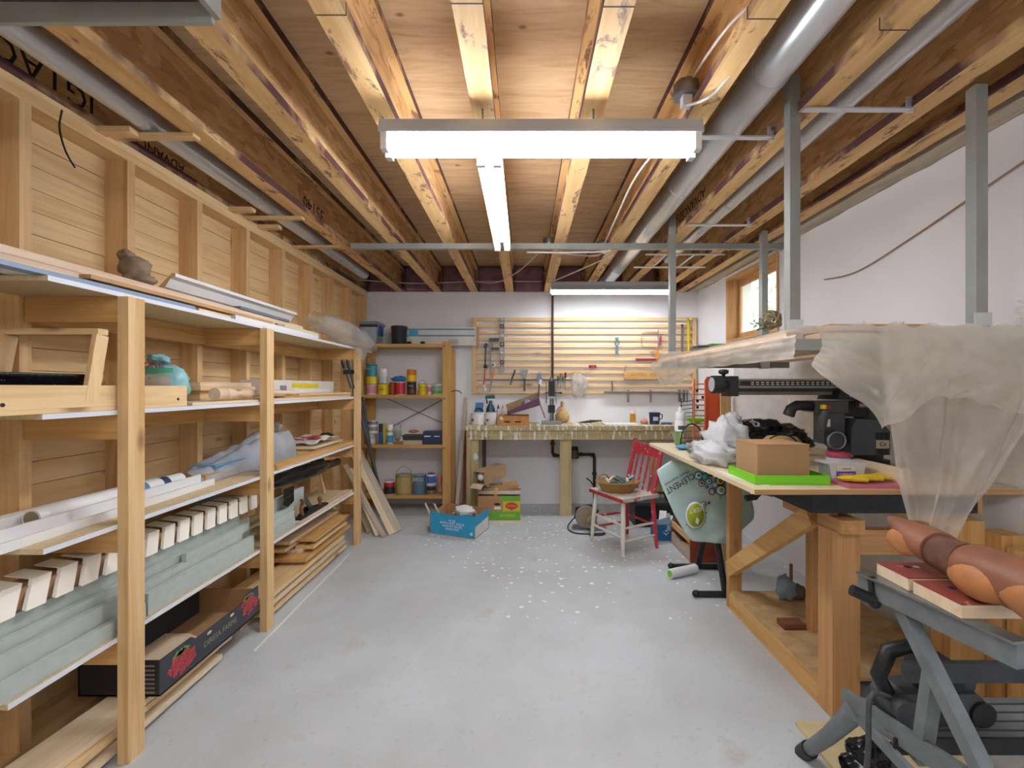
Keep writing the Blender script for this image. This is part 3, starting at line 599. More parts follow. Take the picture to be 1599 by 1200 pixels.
for s_ in (-1, 1): MB().tube([(-1.64, 1.42+s_*.215, z+.10), (-1.64, 1.42+s_*.245, z+.11), (-1.54, 1.42+s_*.245, z+.11), (-1.54, 1.42+s_*.215, z+.10)], .008, 8).build('handle', M_ENAM, rp)
bg = thing('bread_bag', 'knotted teal plastic bag with red print on the second shelf', 'plastic bag', (-1.58, 2.12, z))
M_TEAL = plain('tealbag', '#8fc3c8', .25, 0, .25, 14, bmp=.5)
MB().blob(P(252, 600, 2.12), (.115, .08, .095), .22, 2.6, 3, flat=z).build('body', M_TEAL, bg); MB().blob(P(247, 562, 2.12), (.045, .035, .024), .5, 3, 6).build('knot', M_TEAL, bg)
MB().grid(lambda u, v: P(222+44*u, 585+26*v, 2.038-.012*math.sin(3.1*u)*math.sin(3.1*v)), 8, 6).build('white_label', plain('label_white', '#e4e2da', .4), bg)
MB().grid(lambda u, v: P(216+54*u, 575+8*v, 2.045-.02*math.sin(3.1*u)), 8, 2).build('green_band', plain('mint', '#5fc49a', .4), bg)
lettering('RONC', .04, P(236, 571, 2.03), (1, 0, 0), (0, 0, 1), M_RED, bg)
yb = 2.26
for k in range(5):
    lay('stacked_plank', -1.75+.01*(k % 2), -1.585-.012*(k % 3), yb+.015*(k % 3), 2.70+.02*(k % 2), z+.021*k, z+.021*k+.02, 'pine' if k < 4 else 'pale', 'pine plank behind the turned spindle, '+('lowest', 'second from bottom', 'middle', 'second from top', 'topmost')[k]+' of its stack', 'plank', 'planks stacked on the second shelf')
lay('flat_plank', -1.58, -1.43, 1.99, 2.56, z, z+.012, 'pale', 'thin pale plank under the turned spindle on the second shelf')
sp = thing('turned_spindle', 'pale turned wooden spindle lying on the second shelf', 'spindle', (-1.5, 2.6, z+.014)); yy = 2.22; prof = []
for k in range(30):
    t_ = k/29; prof.append((.021+.008*math.sin(t_*26)*(1 if t_ < .35 else .25)-.006*(t_ > .6), .62*t_))
MB().lathe([(.03, 0), (.031, .07)]+[(a_, b_+.07) for a_, b_ in prof], (-1.49, yy, z+.046), 16, axis=(.02, 1, 0)).build('spindle', 'pinkpine', sp)
ct = thing('flat_carton', 'long white carton with yellow print on the second shelf', 'carton', (-1.6, 3.3, z))
q0, q1 = 2.83, 3.78
MB().box(-1.74, -1.56, q0, q1, z+.03, z+.125).build('box', M_OFFW, ct); MB().box(-1.5598, -1.5585, 3.1, 3.5, z+.075, z+.105).build('yellow_print', M_YEL, ct); MB().box(-1.5598, -1.5585, 3.2, 3.7, z+.04, z+.065).build('white_panel', M_WHITE, ct); MB().box(-1.5598, -1.5585, 2.95, 3.03, z+.045, z+.09).build('logo', plain('logogrey', '#7f7a86', .5), ct)
lay('shelf_plank', -1.75, -1.55, 2.75, 3.85, z, z+.014, 'tan', 'plank under the long white carton'); lay('shelf_plank', -1.75, -1.56, 2.78, 3.84, z+.0145, z+.0295, 'pale', 'upper plank beneath the long white carton')
for k in range(3): lying('thin_sheet', (-1.50-.01*k, 2.62+.2*k), (-1.48, 3.8), z+.0125*k, .1, .012, ('pale', 'tan', 'pine')[k], ('thin pale panel at the bottom beside the white carton', 'torn brown panel in the middle beside the white carton', 'pine panel lying topmost beside the white carton')[k], 'sheet')
for k in range(2):
    cl = thing('bar_clamp', ('black iron bar clamp leaning in the shelf corner', 'black iron bar clamp leaning against the last stud')[k], 'clamp', P(536+8*k, 612, 3.7+.08*k)); a, b = P(548+5*k, 607, 3.72+.08*k), P(534+8*k, 562, 3.72+.08*k)
    MB().cyl(a, b, .007, n=8).build('bar', M_BLKM, cl); MB().bar(a.lerp(b, .55)-V(.02, 0, 0), a.lerp(b, .55)+V(.03, 0, .01), .02, .03).build('jaw', M_BLKM, cl); MB().cyl(a.lerp(b, .7)-V(.0, 0, .0), a.lerp(b, .95), .014, n=10).build('screw_handle', M_BLKM, cl)
# --- third shelf
z = Z3+.001
L_ = [(0, 0), (.06, 0), (.06, .03), (.052, .03), (.052, .008), (.008, .008), (.008, .05), (0, .05)]
wt_ = tag(MB().prism([(-1.57+a_*1.3, 1.27, z+b_) for a_, b_ in L_], (-.03, 1.0, 0)).build('white_channel', M_WHITE), 'white plastic corner channel on the third shelf', 'channel')
rl = thing('paper_roll', 'rolled white print in a long tube on the third shelf', 'roll', (-1.62, 1.9, z))
MB().cyl((-1.655, 1.55, z+.035), (-1.65, 2.21, z+.035), .033, n=20).build('roll', M_WHITE, rl); MB().cyl((-1.655, 1.548, z+.035), (-1.655, 1.551, z+.035), .026, n=18).build('core', plain('corebrown', '#8f8468', .8), rl)
MB().cyl((-1.6516, 1.93, z+.035), (-1.6512, 2.0, z+.035), .0334, n=20, cap=False).build('blue_print', plain('bluprint', '#5b7fa8', .5), rl); MB().cyl((-1.6507, 2.08, z+.035), (-1.6505, 2.12, z+.035), .0334, n=20, cap=False).build('blue_print', M_NAVY, rl)
lay('white_trim', -1.745, -1.70, 1.2, 2.2, z, z+.05, M_WHITE, 'white trim board standing at the wall side of the third shelf', 'trim')
bw = thing('wrapped_bundle', 'large bundle in clear plastic with blue sheets on the third shelf', 'bundle', (-1.58, 2.8, z))
def bw_(u, v):
    y = 2.26+1.02*u; a = math.pi*v; r_ = (.155-.02*u)*(1+.16*mnoise.noise(V(u*9, v*5, 3)))*(min(1, u*10+.55))*(1 if u < .92 else (1-u)/.08*.8+.2); hh = (.05+.13*min(1, u*1.6))*(1+.3*mnoise.noise(V(u*9, v*5, 1)))*(1 if u < .9 else .55+.45*(1-u)/.1)
    r_ *= .58
    return V(max(-1.757, min(-1.552, -1.655+math.cos(a)*r_)), y, z+.004+math.sin(a)**.7*hh)
MB().grid(bw_, 60, 30).build('wrap', M_BLUEWRAP, bw); lay_ = MB().box(-1.735, -1.575, 2.28, 3.0, z+.006, z+.045).build('cardboard_core', M_CARD, bw)
for k in range(3): MB().box(-1.72+.01*k, -1.58, 2.36, 3.0, z+.046+.012*k, z+.055+.012*k).build('blue_sheet', plain('bluesheet', '#6f97bd', .5), bw)
MB().blob((-1.655, 3.1, z+.2), (.025, .03, .04), .5, 3, 2).build('twist', M_CLEAR, bw)
rb = thing('paper_bag', 'red and white paper bag flattened on the third shelf', 'bag', (-1.6, 3.4, z+.05))
MB().grid(lambda u, v: V(-1.74+.24*u, 3.34+.4*v, z+.075+.03*mnoise.noise(V(u*3, v*4, 5))+.02*math.sin(v*3)), 8, 12).build('white_paper', M_OFFW, rb, solid=.006); MB().grid(lambda u, v: V(-1.73+.20*u, 3.42+.25*v, z+.095+.02*mnoise.noise(V(u*3, v*4, 6))), 6, 8).build('red_panel', M_RED, rb, solid=.004); MB().blob((-1.55, 3.62, z+.1), (.05, .04, .02), .4, 3, 1).build('black_scrap', M_BLACK, rb)
for k, (x0, x1, y0, y1, m_, lb) in enumerate((( -1.75, -1.55, 3.31, 3.84, 'pine', 'pine board lowest under the paper bag'), (-1.74, -1.53, 3.32, 3.83, 'tan', 'brown board between pine boards under the paper bag'), (-1.72, -1.5, 3.31, 3.82, 'pale', 'pale board highest under the paper bag'))):
    lay('shelf_plank', x0, x1, y0, y1, z+.0165*k, z+.0165*k+.016, m_, lb)
lay('front_plank', -1.485, -1.425, 2.66, 3.86, z, z+.03, 'honey', 'honey-coloured plank along the front of the third shelf'); lay('grey_strip', -1.545, -1.49, 2.6, 3.7, z+.0, z+.012, plain('greystrip', '#a9adb5', .5), 'flat grey metal strip beside the honey plank', 'strip')
# --- fourth shelf: sage boards, dentil trim
z = Z4+.001
GS = 'sage-green siding boards on the bottom shelf'
def sage(x, y0, y1, zz, hh, lb, tilt=0): return wboard('siding_board', (x, y0, zz+hh/2), (x+tilt, y1, zz+hh/2), .022, hh, M_SAGE, lb, 'siding board', GS)
sage(-1.445, 1.2, 1.75, z, .055, 'sage siding board lying at the front edge with a short end')
sage(-1.475, 1.2, 2.4, z, .115, 'sage siding board, second behind the front edge', 0)
sage(-1.505, 1.15, 2.2, z+.045, .10, 'sage siding board, third behind the front edge')
sage(-1.535, 1.1, 2.47, z+.07, .125, 'tall sage siding board under the striped blocks')
sage(-1.445, 1.76, 2.45, z, .085, 'sage siding board with brown cut end beside the first post')
sage(-1.57, 2.1, 2.62, z+.035, .11, 'sage siding board carrying the far striped blocks')
sage(-1.475, 2.0, 2.45, z+.116, .035, 'narrow sage siding board wedged above the brown-ended one')
sage(-1.50, 2.72, 3.12, z+.10, .10, 'sage siding board with square end beneath the black bag')
sage(-1.47, 2.62, 2.92, z+.102, .028, 'thin sage siding board leaning below the square-ended one'); sage(-1.455, 2.6, 2.9, z+.056, .045, 'sage siding board, lower of the short pair by the hand plane')
sage(-1.45, 2.6, 2.9, z+.0, .055, 'sage siding board lowest by the hand plane'); sage(-1.72, 2.4, 3.6, z+.17, .1, 'sage siding board leaning against the wall studs')
M_CREAM = plain('cream', '#f3ecde', .5)
dn = thing('dentil_trim', 'long white trim with brown slanted gaps on the sage boards', 'trim', (-1.58, 1.8, z+0.2000)); y = 1.12
MB().box(-1.615, -1.548, 1.1, 2.66, z+0.1500, z+0.1980).build('backing', 'tan', dn); k = 0
while y < 2.6:
    MB().prism([(-1.495, y, z+0.2000), (-1.495, y+.058, z+0.2000), (-1.525, y+.106, z+0.2750), (-1.525, y+.048, z+0.2750)], (-.012, 0, .004)).build('white_block', M_CREAM, dn)
    MB().prism([(-1.525, y+.048, z+0.2755), (-1.525, y+.106, z+0.2755), (-1.615, y+.106, z+0.2850), (-1.615, y+.048, z+0.2850)], (0, 0, .003)).build('white_block', M_CREAM, dn); y += .088; k += 1
MB().box(-1.61, -1.526, 1.1, 2.66, z+0.1990, z+0.2620).build('brown_core', plain('browncore', '#a87f5c', .7, 0, .15, 15), dn)
kb = thing('black_bag_roll', 'rolled black plastic bag on the bottom shelf', 'plastic bag', (-1.56, 3.2, z+.2))
def kr(u, v):
    p = V(-1.52, 2.74+1.03*u, z+.295-.03*u); a = 2*math.pi*v; r_ = .052*(1+.25*mnoise.noise(V(u*7, math.cos(a)*1.6, math.sin(a)*1.6)))*(.55+.45*math.sin(math.pi*min(1, u*1.1)))
    return p+V(math.cos(a)*r_, 0, math.sin(a)*r_)
MB().grid(kr, 36, 18).build('roll', M_BAGBLK, kb); MB().grid(lambda u, v: V(-1.44+.007*mnoise.noise(V(u*4, v*4, 1)), 2.76+.13*u, z+.26-.12*v*(1-.4*abs(u-.5))), 8, 8).build('hanging_flap', M_BAGBLK, kb)
ml = thing('mallet', 'rubber mallet lying behind the black bag roll', 'mallet', (-1.6, 3.6, z+.3)); MB().cyl((-1.67, 3.64, z+.27), (-1.62, 3.72, z+.27), .03, n=16).build('head', M_DGREY, ml); MB().cyl((-1.645, 3.68, z+.245), (-1.63, 3.78, z+.004), .011, n=10).build('handle', 'pine', ml)
lay('front_lath', -1.485, -1.43, 2.95, 3.85, z, z+.02, 'pinkpine', 'pinkish lath under the hand plane')
hp = thing('hand_plane', 'old iron hand plane standing on the bottom shelf', 'hand plane', (-1.45, 3.2, z+.021)); zz0 = z+.021
MB().prism([(-1.475, 2.95, zz0), (-1.425, 2.95, zz0), (-1.425, 3.36, zz0), (-1.45, 3.38, zz0), (-1.475, 3.36, zz0)], (0, 0, .012)).build('sole', M_BLKM, hp)
for x in (-1.475, -1.430): MB().prism([(x, 3.0, zz0+.012), (x, 3.1, zz0+.05), (x, 3.2, zz0+.03), (x, 3.34, zz0+.012)], (.005, 0, 0)).build('cheek', M_BLKM, hp)
MB().tube([(-1.45, 3.02, zz0+.012), (-1.45, 3.0, zz0+.06), (-1.45, 3.03, zz0+.1), (-1.45, 3.0, zz0+.118)], [.014, .012, .014, .01], 10).build('tote', 'walnut', hp); MB().lathe([(.012, 0), (.009, .02), (.018, .045), (.012, .062), (0, .066)], (-1.45, 3.28, zz0+.012), 14).build('knob', 'walnut', hp); MB().bar((-1.45, 3.15, zz0+.02), (-1.45, 3.06, zz0+.11), .04, .006, (1, 0, 0)).build('iron', M_STEEL, hp)
# --- under the shelves
GF = 'planks stacked on the floor under the shelves'
random.seed(21)
k = 0
for lab, n_, y0, y1, x0, x1, base in (('plank in the tall pile by the far post', 7, 3.0, 3.82, -1.74, -1.43, .14), ('long plank in the low pile between the posts', 6, 2.46, 3.75, -1.74, -1.43, 0), ('plank in the floor pile beside the first post', 4, 1.2, 2.3, -1.72, -1.44, 0)):
    for i in range(n_):
        xx0 = x0+random.uniform(0, .05); wid = random.uniform(.13, .26); xx1 = min(x1-random.uniform(0, .01), xx0+wid+.06*(i % 2))
        if i % 2: xx0, xx1 = x1-wid, x1-random.uniform(0, .012)
        zz0 = base+i*.0235
        lay('stored_plank', xx0, xx1, y0+random.uniform(0, .18), y1-random.uniform(0, .12), zz0, zz0+.0225, ('pine', 'honey', 'pale', 'plank')[k % 4], lab+', '+('lowest', 'second', 'third', 'fourth', 'fifth', 'sixth', 'seventh')[i]+' layer up', 'plank', GF); k += 1
lying('leaning_plank', (-1.56, 1.45), (-1.5, 2.25), .096, .16, .022, 'pale', 'pale plank lying topmost beside the first post', 'plank')
gb = thing('grape_carton', 'black fruit carton printed with red grapes under the shelves', 'carton', (-1.56, 2.15, .13)); zb = .125; gx0, gx1, gy0, gy1, gh = -1.72, -1.405, 1.78, 2.44, .145
M_GC = plain('cartonblack', '#3b4049', .6, 0, .1, 8)
MB().box(gx0, gx1, gy0, gy1, zb, zb+.006).build('bottom', M_CARD, gb); MB().prism([(gx1-.006, gy0, zb), (gx1-.006, gy1, zb), (gx1-.006, gy1, zb+gh), (gx1-.006, gy1-.1, zb+gh), (gx1-.006, gy1-.13, zb+gh*.8), (gx1-.006, gy0+.2, zb+gh*.8), (gx1-.006, gy0+.17, zb+gh*.95), (gx1-.006, gy0, zb+gh*.95)], (.006, 0, 0)).build('long_side', M_GC, gb)
MB().box(gx0, gx0+.006, gy0, gy1, zb, zb+gh*.8).build('long_side', M_GC, gb)
MB().box(gx0, gx1-.006, gy0, gy0+.006, zb, zb+gh*.95).build('end', plain('cartonend', '#26282c', .6), gb); MB().box(gx0, gx1-.006, gy1-.006, gy1, zb, zb+gh*.9).build('end', M_CARD, gb)
def grapes(cy_, cz, n_, seed):
    random.seed(seed); mb = MB(); g2 = MB()
    for i in range(n_):
        a = random.uniform(0, 6.28); r_ = math.sqrt(random.random()); yy_ = cy_+r_*.075*math.cos(a); zz_ = cz+r_*.042*math.sin(a); mb.lathe([(.0001, .0012), (.007, .0008), (.008, 0)], (gx1, yy_, zz_), 8, axis=(1, 0, 0))
    mb.build('grape_print', plain('grapered', '#b2393f', .4, 0, .3, 60), gb)
    for i in range(3): g2.prism([(gx1+.0004, cy_-.06+.02*i, cz+.04), (gx1+.0004, cy_-.03+.02*i, cz+.06), (gx1+.0004, cy_+.0+.02*i, cz+.045), (gx1+.0004, cy_-.02+.02*i, cz+.03)], (.0004, 0, 0))
    g2.build('leaf_print', plain('leafprint', '#6f9a4a', .5), gb)
grapes(1.90, zb+.065, 130, 2); grapes(2.36, zb+.08, 90, 4)
lettering('DIRESA FARMS', .036, (gx1+.0006, 2.14, zb+.06), (0, 1, 0), (0, 0, 1), plain('gold', '#8f8663', .5), gb)
for i, y in enumerate((2.06, 2.22)): MB().lathe([(.012, 0), (.012, .001), (.0001, .001)], (gx1, y, zb+.098), 12, axis=(1, 0, 0), sx=.6, sy=1.3).build('hand_hole', plain('holetan', '#d6c59e', .7), gb)
for i in range(7):
    MB().box(gx1-.075, gx1-.02, gy0-.0008, gy0, zb+.012+i*.017, zb+.019+i*.017).build('print_line', M_GREY, gb); MB().lathe([(.0045, 0), (.0045, .0008), (.0001, .0008)], (gx1-.085, gy0, zb+.0155+i*.017), 8, axis=(0, -1, 0)).build('print_dot', M_WHITE, gb)
for i in range(5): lying('offcut', (-1.65+.032*i, 1.80), (-1.65+.03*i, 2.2-.03*i), zb+.0075+.0125*i, .12, .012, 'pinkpine' if i % 2 else 'pale', 'pale offcut in the grape carton, '+('lowest', 'second', 'third', 'fourth', 'topmost')[i]+' of the pile', 'offcut', 'offcuts in the grape carton')
tag(MB().bar((-1.345, 2.30, .004), (-1.375, 3.66, .004), .008, .006).build('white_rod', M_WHITE), 'thin white rod lying on the floor along the shelves', 'rod')
# boards and pipes leaning by the far post
GL = 'boards leaning behind the far post'
for k, (bx, by, tx, ty, yb_, wd, m_) in enumerate(((622, 832, 556, 700, 4.1, .07, 'grey'), (612, 836, 554, 712, 4.04, .05, 'pale'), (600, 840, 545, 738, 4.02, .04, 'grey'), (591, 838, 552, 745, 4.02, .05, 'pale'), (578, 834, 553, 765, 4.1, .05, 'grey'), (573, 831, 556, 775, 4.2, .1, 'tan'))):
    a = F(bx, by); a.z = .012; b = P(tx-6, ty-12, a.y+.32-.02*k)
    wboard('leaning_board', a, b, wd, .016, m_, ('widest grey board leaning outermost by the far post', 'pale lath leaning second by the far post', 'grey lath leaning between pale laths by the far post', 'pale lath leaning fourth by the far post', 'grey lath leaning steeply by the far post', 'wide brown board leaning innermost by the far post')[k], 'board', GL, up=(.3, -1, 0))
for k in range(3):
    a, b = P(560+3*k, 690, 4.15+.06*k), P(534+7*k, 634, 4.25+.06*k); a = V(max(a.x, -1.55)+.1, 4.3, .0); 
    tag(MB().cyl((-1.36-.05*k, 4.62+.04*k, .0), (-1.70+.02*k, 4.66+.04*k, 1.22), .013, n=10).build('leaning_pipe', M_DGREY), ('dark steel pipe leaning beside the leaning boards', 'dark steel pipe leaning between two others in the corner', 'dark steel pipe leaning nearest the back wall corner')[k], 'pipe', 'pipes leaning in the corner')
# ================================================================ TALL SHELF UNIT ON THE BACK WALL
UY, UB = 4.85, 5.19
U1, U2, U3, U4 = 1.778, 1.24, .714, .18
un = thing('storage_shelf', 'tall pine shelf unit with paint cans against the back wall', 'shelves', (-1.24, 5.0, 0))
for x0 in (-1.755, -.857):
    for y0 in (UY, UB-.04): MB().box(x0, x0+(.055 if x0 < -1 and y0 == UY else .09), y0, y0+.038, 0, 1.80 if y0 == UY else 1.74).build('post', 'shelfunit', un)
    for z in (.3, 1.35, 1.66): MB().box(x0+.01, x0+.04, UY+.039, UB-.041, z, z+.03).build('rung', 'shelfunit', un)
for z in (U1, U2, U3, U4):
    for k in range(3): MB().box(-1.699, -.86, UY+.004+k*.11, UY+.004+k*.11+.105, z-.034, z-.001).build('shelf_slat', 'shelfunit', un)
for a, b in (((-1.55, 1.2), (-.87, .9)), ((-.87, 1.2), (-1.55, .84))): MB().cyl((a[0], UB-.02, a[1]), (b[0], UB-.02, b[1]), .004, n=6).build('cross_wire', M_DGREY, un)
for z in (1.755, 1.2, .68): MB().cyl((-.835, UY-.003, z), (-.835, UY+.001, z), .008, n=10).build('bolt', M_BLACK, un)
def band(mb_par, x, y, z0, z1, r, col, key, a0=-180, a1=0, name='label'):
    n_ = 14; mb = MB(); A = [math.radians(a0+(a1-a0)*k/n_) for k in range(n_+1)]
    mb.add([V(x+r*1.012*math.cos(a), y+r*1.012*math.sin(a), zz) for a in A for zz in (z0, z1)], [(2*k, 2*k+2, 2*k+3, 2*k+1) for k in range(n_)], 0, True)
    return mb.build(name, plain(key, col, .4), mb_par)
def can(label, px0, px1, py0, zb, Y, body, bands=(), lid='#b9bcc0', bail=False, cat='paint can', group='paint cans on the tall shelf', h=None, name='paint_can', text=None, spray=False):
    r = (px1-px0)/2*Y/FPX; x = XZ((px0+px1)/2, Y); h = h or (ZZ(py0, Y)-zb); t = thing(name, label, cat, (x, Y, zb), group)
    if spray:
        MB().lathe([(r*.9, 0), (r, .006), (r, h*.74), (r*.7, h*.8)], (x, Y, zb), 20).build('body', plain('c'+body, body, .35), t)
        MB().lathe([(r*.98, h*.745), (r*.98, h*.97), (r*.9, h)], (x, Y, zb), 20).build('cap', plain('c'+lid, lid, .4), t)
    else:
        MB().lathe([(r*.97, 0), (r, .004), (r*.98, .01), (r*.98, h-.012), (r*1.01, h-.008), (r*1.01, h-.002), (r*.97, h)], (x, Y, zb), 24).build('body', plain('c'+body, body, .35), t)
        MB().lathe([(r*.8, h-.004), (r*.85, h+.004), (r*.8, h+.004), (.0001, h)], (x, Y, zb), 20).build('lid', plain('c'+lid, lid, .35, .5), t)
    for (f0, f1, c_) in bands: band(t, x, Y, zb+h*f0, zb+h*f1, r, c_, 'c'+c_)
    if bail: MB().tube([V(x+r*math.cos(a), Y-.01, zb+h*.85+r*1.3*math.sin(a)) for a in [math.pi*k/10 for k in range(11)]], .0025, 6).build('bail', M_STEEL, t)
    if text: lettering(text[0], text[1], (x, Y-r*1.03, zb+h*text[2]), (1, 0, 0), (0, 0, 1), plain('c'+text[3], text[3], .5), t)
    return t, zb+h+.004
Y2 = 4.93
_, zt = can('white and pink paint can under the teal and yellow can', 572, 589, 601, U2, Y2, '#e4e0de', [(.15, .9, '#d98a94')])
can('teal and yellow varnish can standing on the white and pink can', 572, 589, 569, zt, Y2, '#2f7f92', [(0.02, .38, '#e3cc18'), (.42, .9, '#3f93a5')], text=('VARATHANE', .014, .75, '#e8e8e8'))
_, zt = can('yellow can under the clear-capped spray can', 590, 607, 600, U2, Y2+.0, '#e3cc18', [(.3, .7, '#d8b90e')], lid='#2b2b2c', text=('MINWAX', .016, .5, '#2b2b2c'))
can('white spray can standing on the yellow can', 592, 605, 576, zt, Y2, '#dfe3e4', [(.1, .5, '#c6d2d0')], lid='#eef0f0', spray=True)
can('dark red paint can between yellow and red-white cans', 608, 617.5, 598, U2, Y2, '#8f3b22', [(.1, .85, '#a4411f')], lid='#3b2a24')
can('red and white paint can under the blue cloth', 618, 633, 597, U2, Y2, '#e6e4e2', [(.05, .95, '#c7313a')])
_, zt = can('black stain can with gold label on the upper shelf', 635.5, 650, 597, U2, Y2, '#2a2730', [(.1, .45, '#6b3a26'), (.55, .85, '#3a3640')], text=('Polyshades', .012, .7, '#e8e6e0'))
can('orange and yellow can stacked on the black stain can', 635.5, 650, 578, zt, Y2, '#d97a1f', [(.05, .55, '#e8c81a')])
can('yellow can with brown strap handle on the upper shelf', 653, 666.5, 600, U2, Y2, '#e8d01c', [(.2, .8, '#dcc010')], bail=True, lid='#8a7a5a', text=('MINWAX', .014, .7, '#7a5a10'))
can('small white and pink tin beside the yellow strap can', 667.3, 674, 601, U2, Y2, '#e8dada', [(.3, .8, '#cf7f92')])
can('green and white can with bluish lid beside the post', 675, 690, 600, U2, Y2, '#d9e2da', [(.1, .45, '#6aa84a'), (.5, .8, '#7fa9a0')], lid='#7aa3bd')
tag(MB().blob(P(623, 592, Y2)+V(0, 0, .0), (.075, .04, .03), .45, 3, 5, flat=ZZ(597, Y2)+.006).build('blue_cloth', plain('bluecloth', '#3c86c9', .7, 0, .3, 20)), 'crumpled blue cloth lying over the red and white can', 'cloth')
_, zt = can('dented grey-white can holding another white can', 573, 586, 677, U3, Y2, '#b9b8b4', [(.1, .5, '#d5d5d4')])
can('white can with grey top band stacked on a dented can', 574.5, 590, 657, zt, Y2, '#e0dfda', [(.7, .95, '#6f747c'), (.2, .5, '#8e9480')])
can('blue and black caulk tube beside the dented can', 591.5, 597.5, 662, U3, Y2-.02, '#28559c', [(.6, .85, '#23252a')], lid='#2a2c30', spray=True, cat='tube', name='caulk_tube'); can('yellow caulk tube behind the blue one', 598, 602.5, 661, U3, Y2+.06, '#d6cf1e', [], lid='#d6cf1e', spray=True, cat='tube', name='caulk_tube')
can('white and blue spray can on the middle shelf', 604, 614, 663, U3, Y2, '#e6e8ea', [(.08, .45, '#4aa0cf'), (.6, .7, '#b7bb3a')], lid='#eceef0', spray=True)
bgp = thing('parts_bag', 'grey plastic bag of painting tools on the middle shelf', 'plastic bag', (XZ(621, Y2), Y2, U3)); MB().blob(P(621, 675, Y2), (.042, .05, .09), .25, 2.6, 3, flat=U3).build('bag', M_CLEAR, bgp); MB().blob(P(621, 680, Y2), (.03, .035, .06), .3, 2.5, 5, flat=U3).build('contents', plain('toolsgrey', '#8d9095', .5, 0, .3, 20), bgp)
tr = thing('paint_tray', 'grey paint tray with orange rag on a pale block', 'paint tray', (XZ(642, 4.9), 4.9, U3)); X0, X1 = XZ(631, 4.9), XZ(660, 4.9)
MB().box(X0, X1, 4.87, 5.0, U3, U3+.045).build('block', 'grey', tr); MB().prism([(X0, 4.87, U3+.046), (X1, 4.87, U3+.046), (X1+.01, 4.85, U3+.1), (X0-.01, 4.85, U3+.1)], (0, .14, 0)).build('tray', M_DGREY, tr); MB().blob(P(646, 674, 4.93), (.05, .04, .016), .4, 3, 2).build('rag', plain('ragorange', '#d9825a', .7), tr)
nb = thing('navy_box', 'dark navy cardboard box on the middle shelf by the post', 'box', (XZ(676, 4.93), 4.93, U3)); MB().box(XZ(662, 4.93), XZ(690.5, 4.93), 4.88, 5.02, U3, U3+.135).build('box', M_NAVY, nb); MB().box(XZ(664, 4.93), XZ(674, 4.93), 4.879, 4.8805, U3+.08, U3+.092).build('white_print', M_WHITE, nb); MB().box(XZ(679, 4.93), XZ(688, 4.93), 4.879, 4.8805, U3+.08, U3+.09).build('white_print', M_OFFW, nb)
can('red, black and white paint tin on the lowest shelf', 600, 616, 751, U4, Y2, '#e2e2e2', [(.05, .6, '#2b2f36'), (.55, .9, '#c7312f')])
can('large gold paint can with wire handle on the lowest shelf', 618, 644, 741, U4, 4.96, '#b59b63', [(.1, .9, '#c4ab70')], bail=True)
can('grey-blue paint can lettered in white on the lowest shelf', 645.5, 665.5, 741, U4, 4.95, '#6f8791', [(.05, .5, '#5f7f93')], text=('SICO', .05, .78, '#f0f0f0'))
_, zt = can('brown and black tin on the lowest shelf', 666.3, 680.5, 758, U4, 4.9, '#a99a86', [(.5, .95, '#3a3432'), (.1, .4, '#8a6b52')])
can('white and blue tin stacked on the brown and black tin', 666.3, 680.5, 740, zt, 4.9, '#e2e4ea', [(.2, .8, '#3f6fc0')], lid='#26282c')
tag(MB().blob(P(686.5, 757, 4.97), (.032, .03, .13), .3, 2.4, 2, flat=U4).build('pink_net_bag', plain('pinkbag', '#c98f86', .5, 0, .3, 15)), 'pinkish plastic bag standing beside the tins', 'bag')
# on top of the unit
to = thing('storage_tote', 'grey plastic tote with clear side on the tall shelf', 'tote', (-1.58, 5.0, U1)); X0, X1 = -1.735, XZ(594, 5.0)
MB().prism([(X0+.02, 4.9, U1), (X1-.02, 4.9, U1), (X1, 4.88, U1+.21), (X0, 4.88, U1+.21)], (0, .24, 0)).build('bin', plain('toteclear', '#aab6c2', .3), to); MB().box(X0-.0, X1+.012, 4.87, 5.14, U1+.21, U1+.24).build('lid', plain('totelid', '#8f979e', .4), to); MB().box(X0, X1+.006, 4.872, 4.885, U1+.18, U1+.208).build('rim', M_DGREY, to); MB().box(X1+.002, X1+.016, 4.93, 5.05, U1+.10, U1+.2).build('latch', M_BLUE, to)
bk = thing('black_pail', 'black plastic pail on top of the tall shelf', 'pail', (XZ(623.5, 4.95), 4.95, U1)); MB().lathe([(.072, 0), (.078, .01), (.084, .175), (.088, .18), (.088, .195), (.08, .195), (.075, .02), (.0001, .015)], (XZ(623.5, 4.95), 4.95, U1), 28).build('pail', plain('pailblack', '#2a2d33', .3), bk); MB().tube([V(XZ(623.5, 4.95)+.09*math.cos(a), 4.95-.02, U1+.17-.02*math.sin(a)) for a in [math.pi*k/10 for k in range(11)]], .003, 6).build('bail', M_BLACK, bk)
lp = thing('long_carton', 'long flat white carton with blue stripes atop the tall shelf', 'carton', (-.9, 5.08, U1))
X0, X1 = -1.36, XZ(744, 5.06)
MB().box(X0, X1, 5.06, 5.13, U1, U1+.205).build('carton', M_OFFW, lp); MB().box(X1, X1+.02, 5.055, 5.135, U1-.002, U1+.207).build('end', M_CARD, lp)
mb = MB(); mb.box(X0+.02, X1-.02, 5.0585, 5.06, U1+.17, U1+.185).box(X0+.02, X1-.02, 5.0585, 5.06, U1+.10, U1+.115); mb.build('stripe', plain('stripeblue', '#4a8fc0', .5), lp); MB().box(X0+.1, X0+.2, 5.058, 5.06, U1+.10, U1+.185).build('blue_panel', plain('stripeblue2', '#4fa5c8', .5), lp)
for k in range(9): MB().box(X1-.30+.012*k, X1-.296+.012*k, 5.058, 5.06, U1+.01, U1+.07).build('barcode_line', M_GREY, lp)
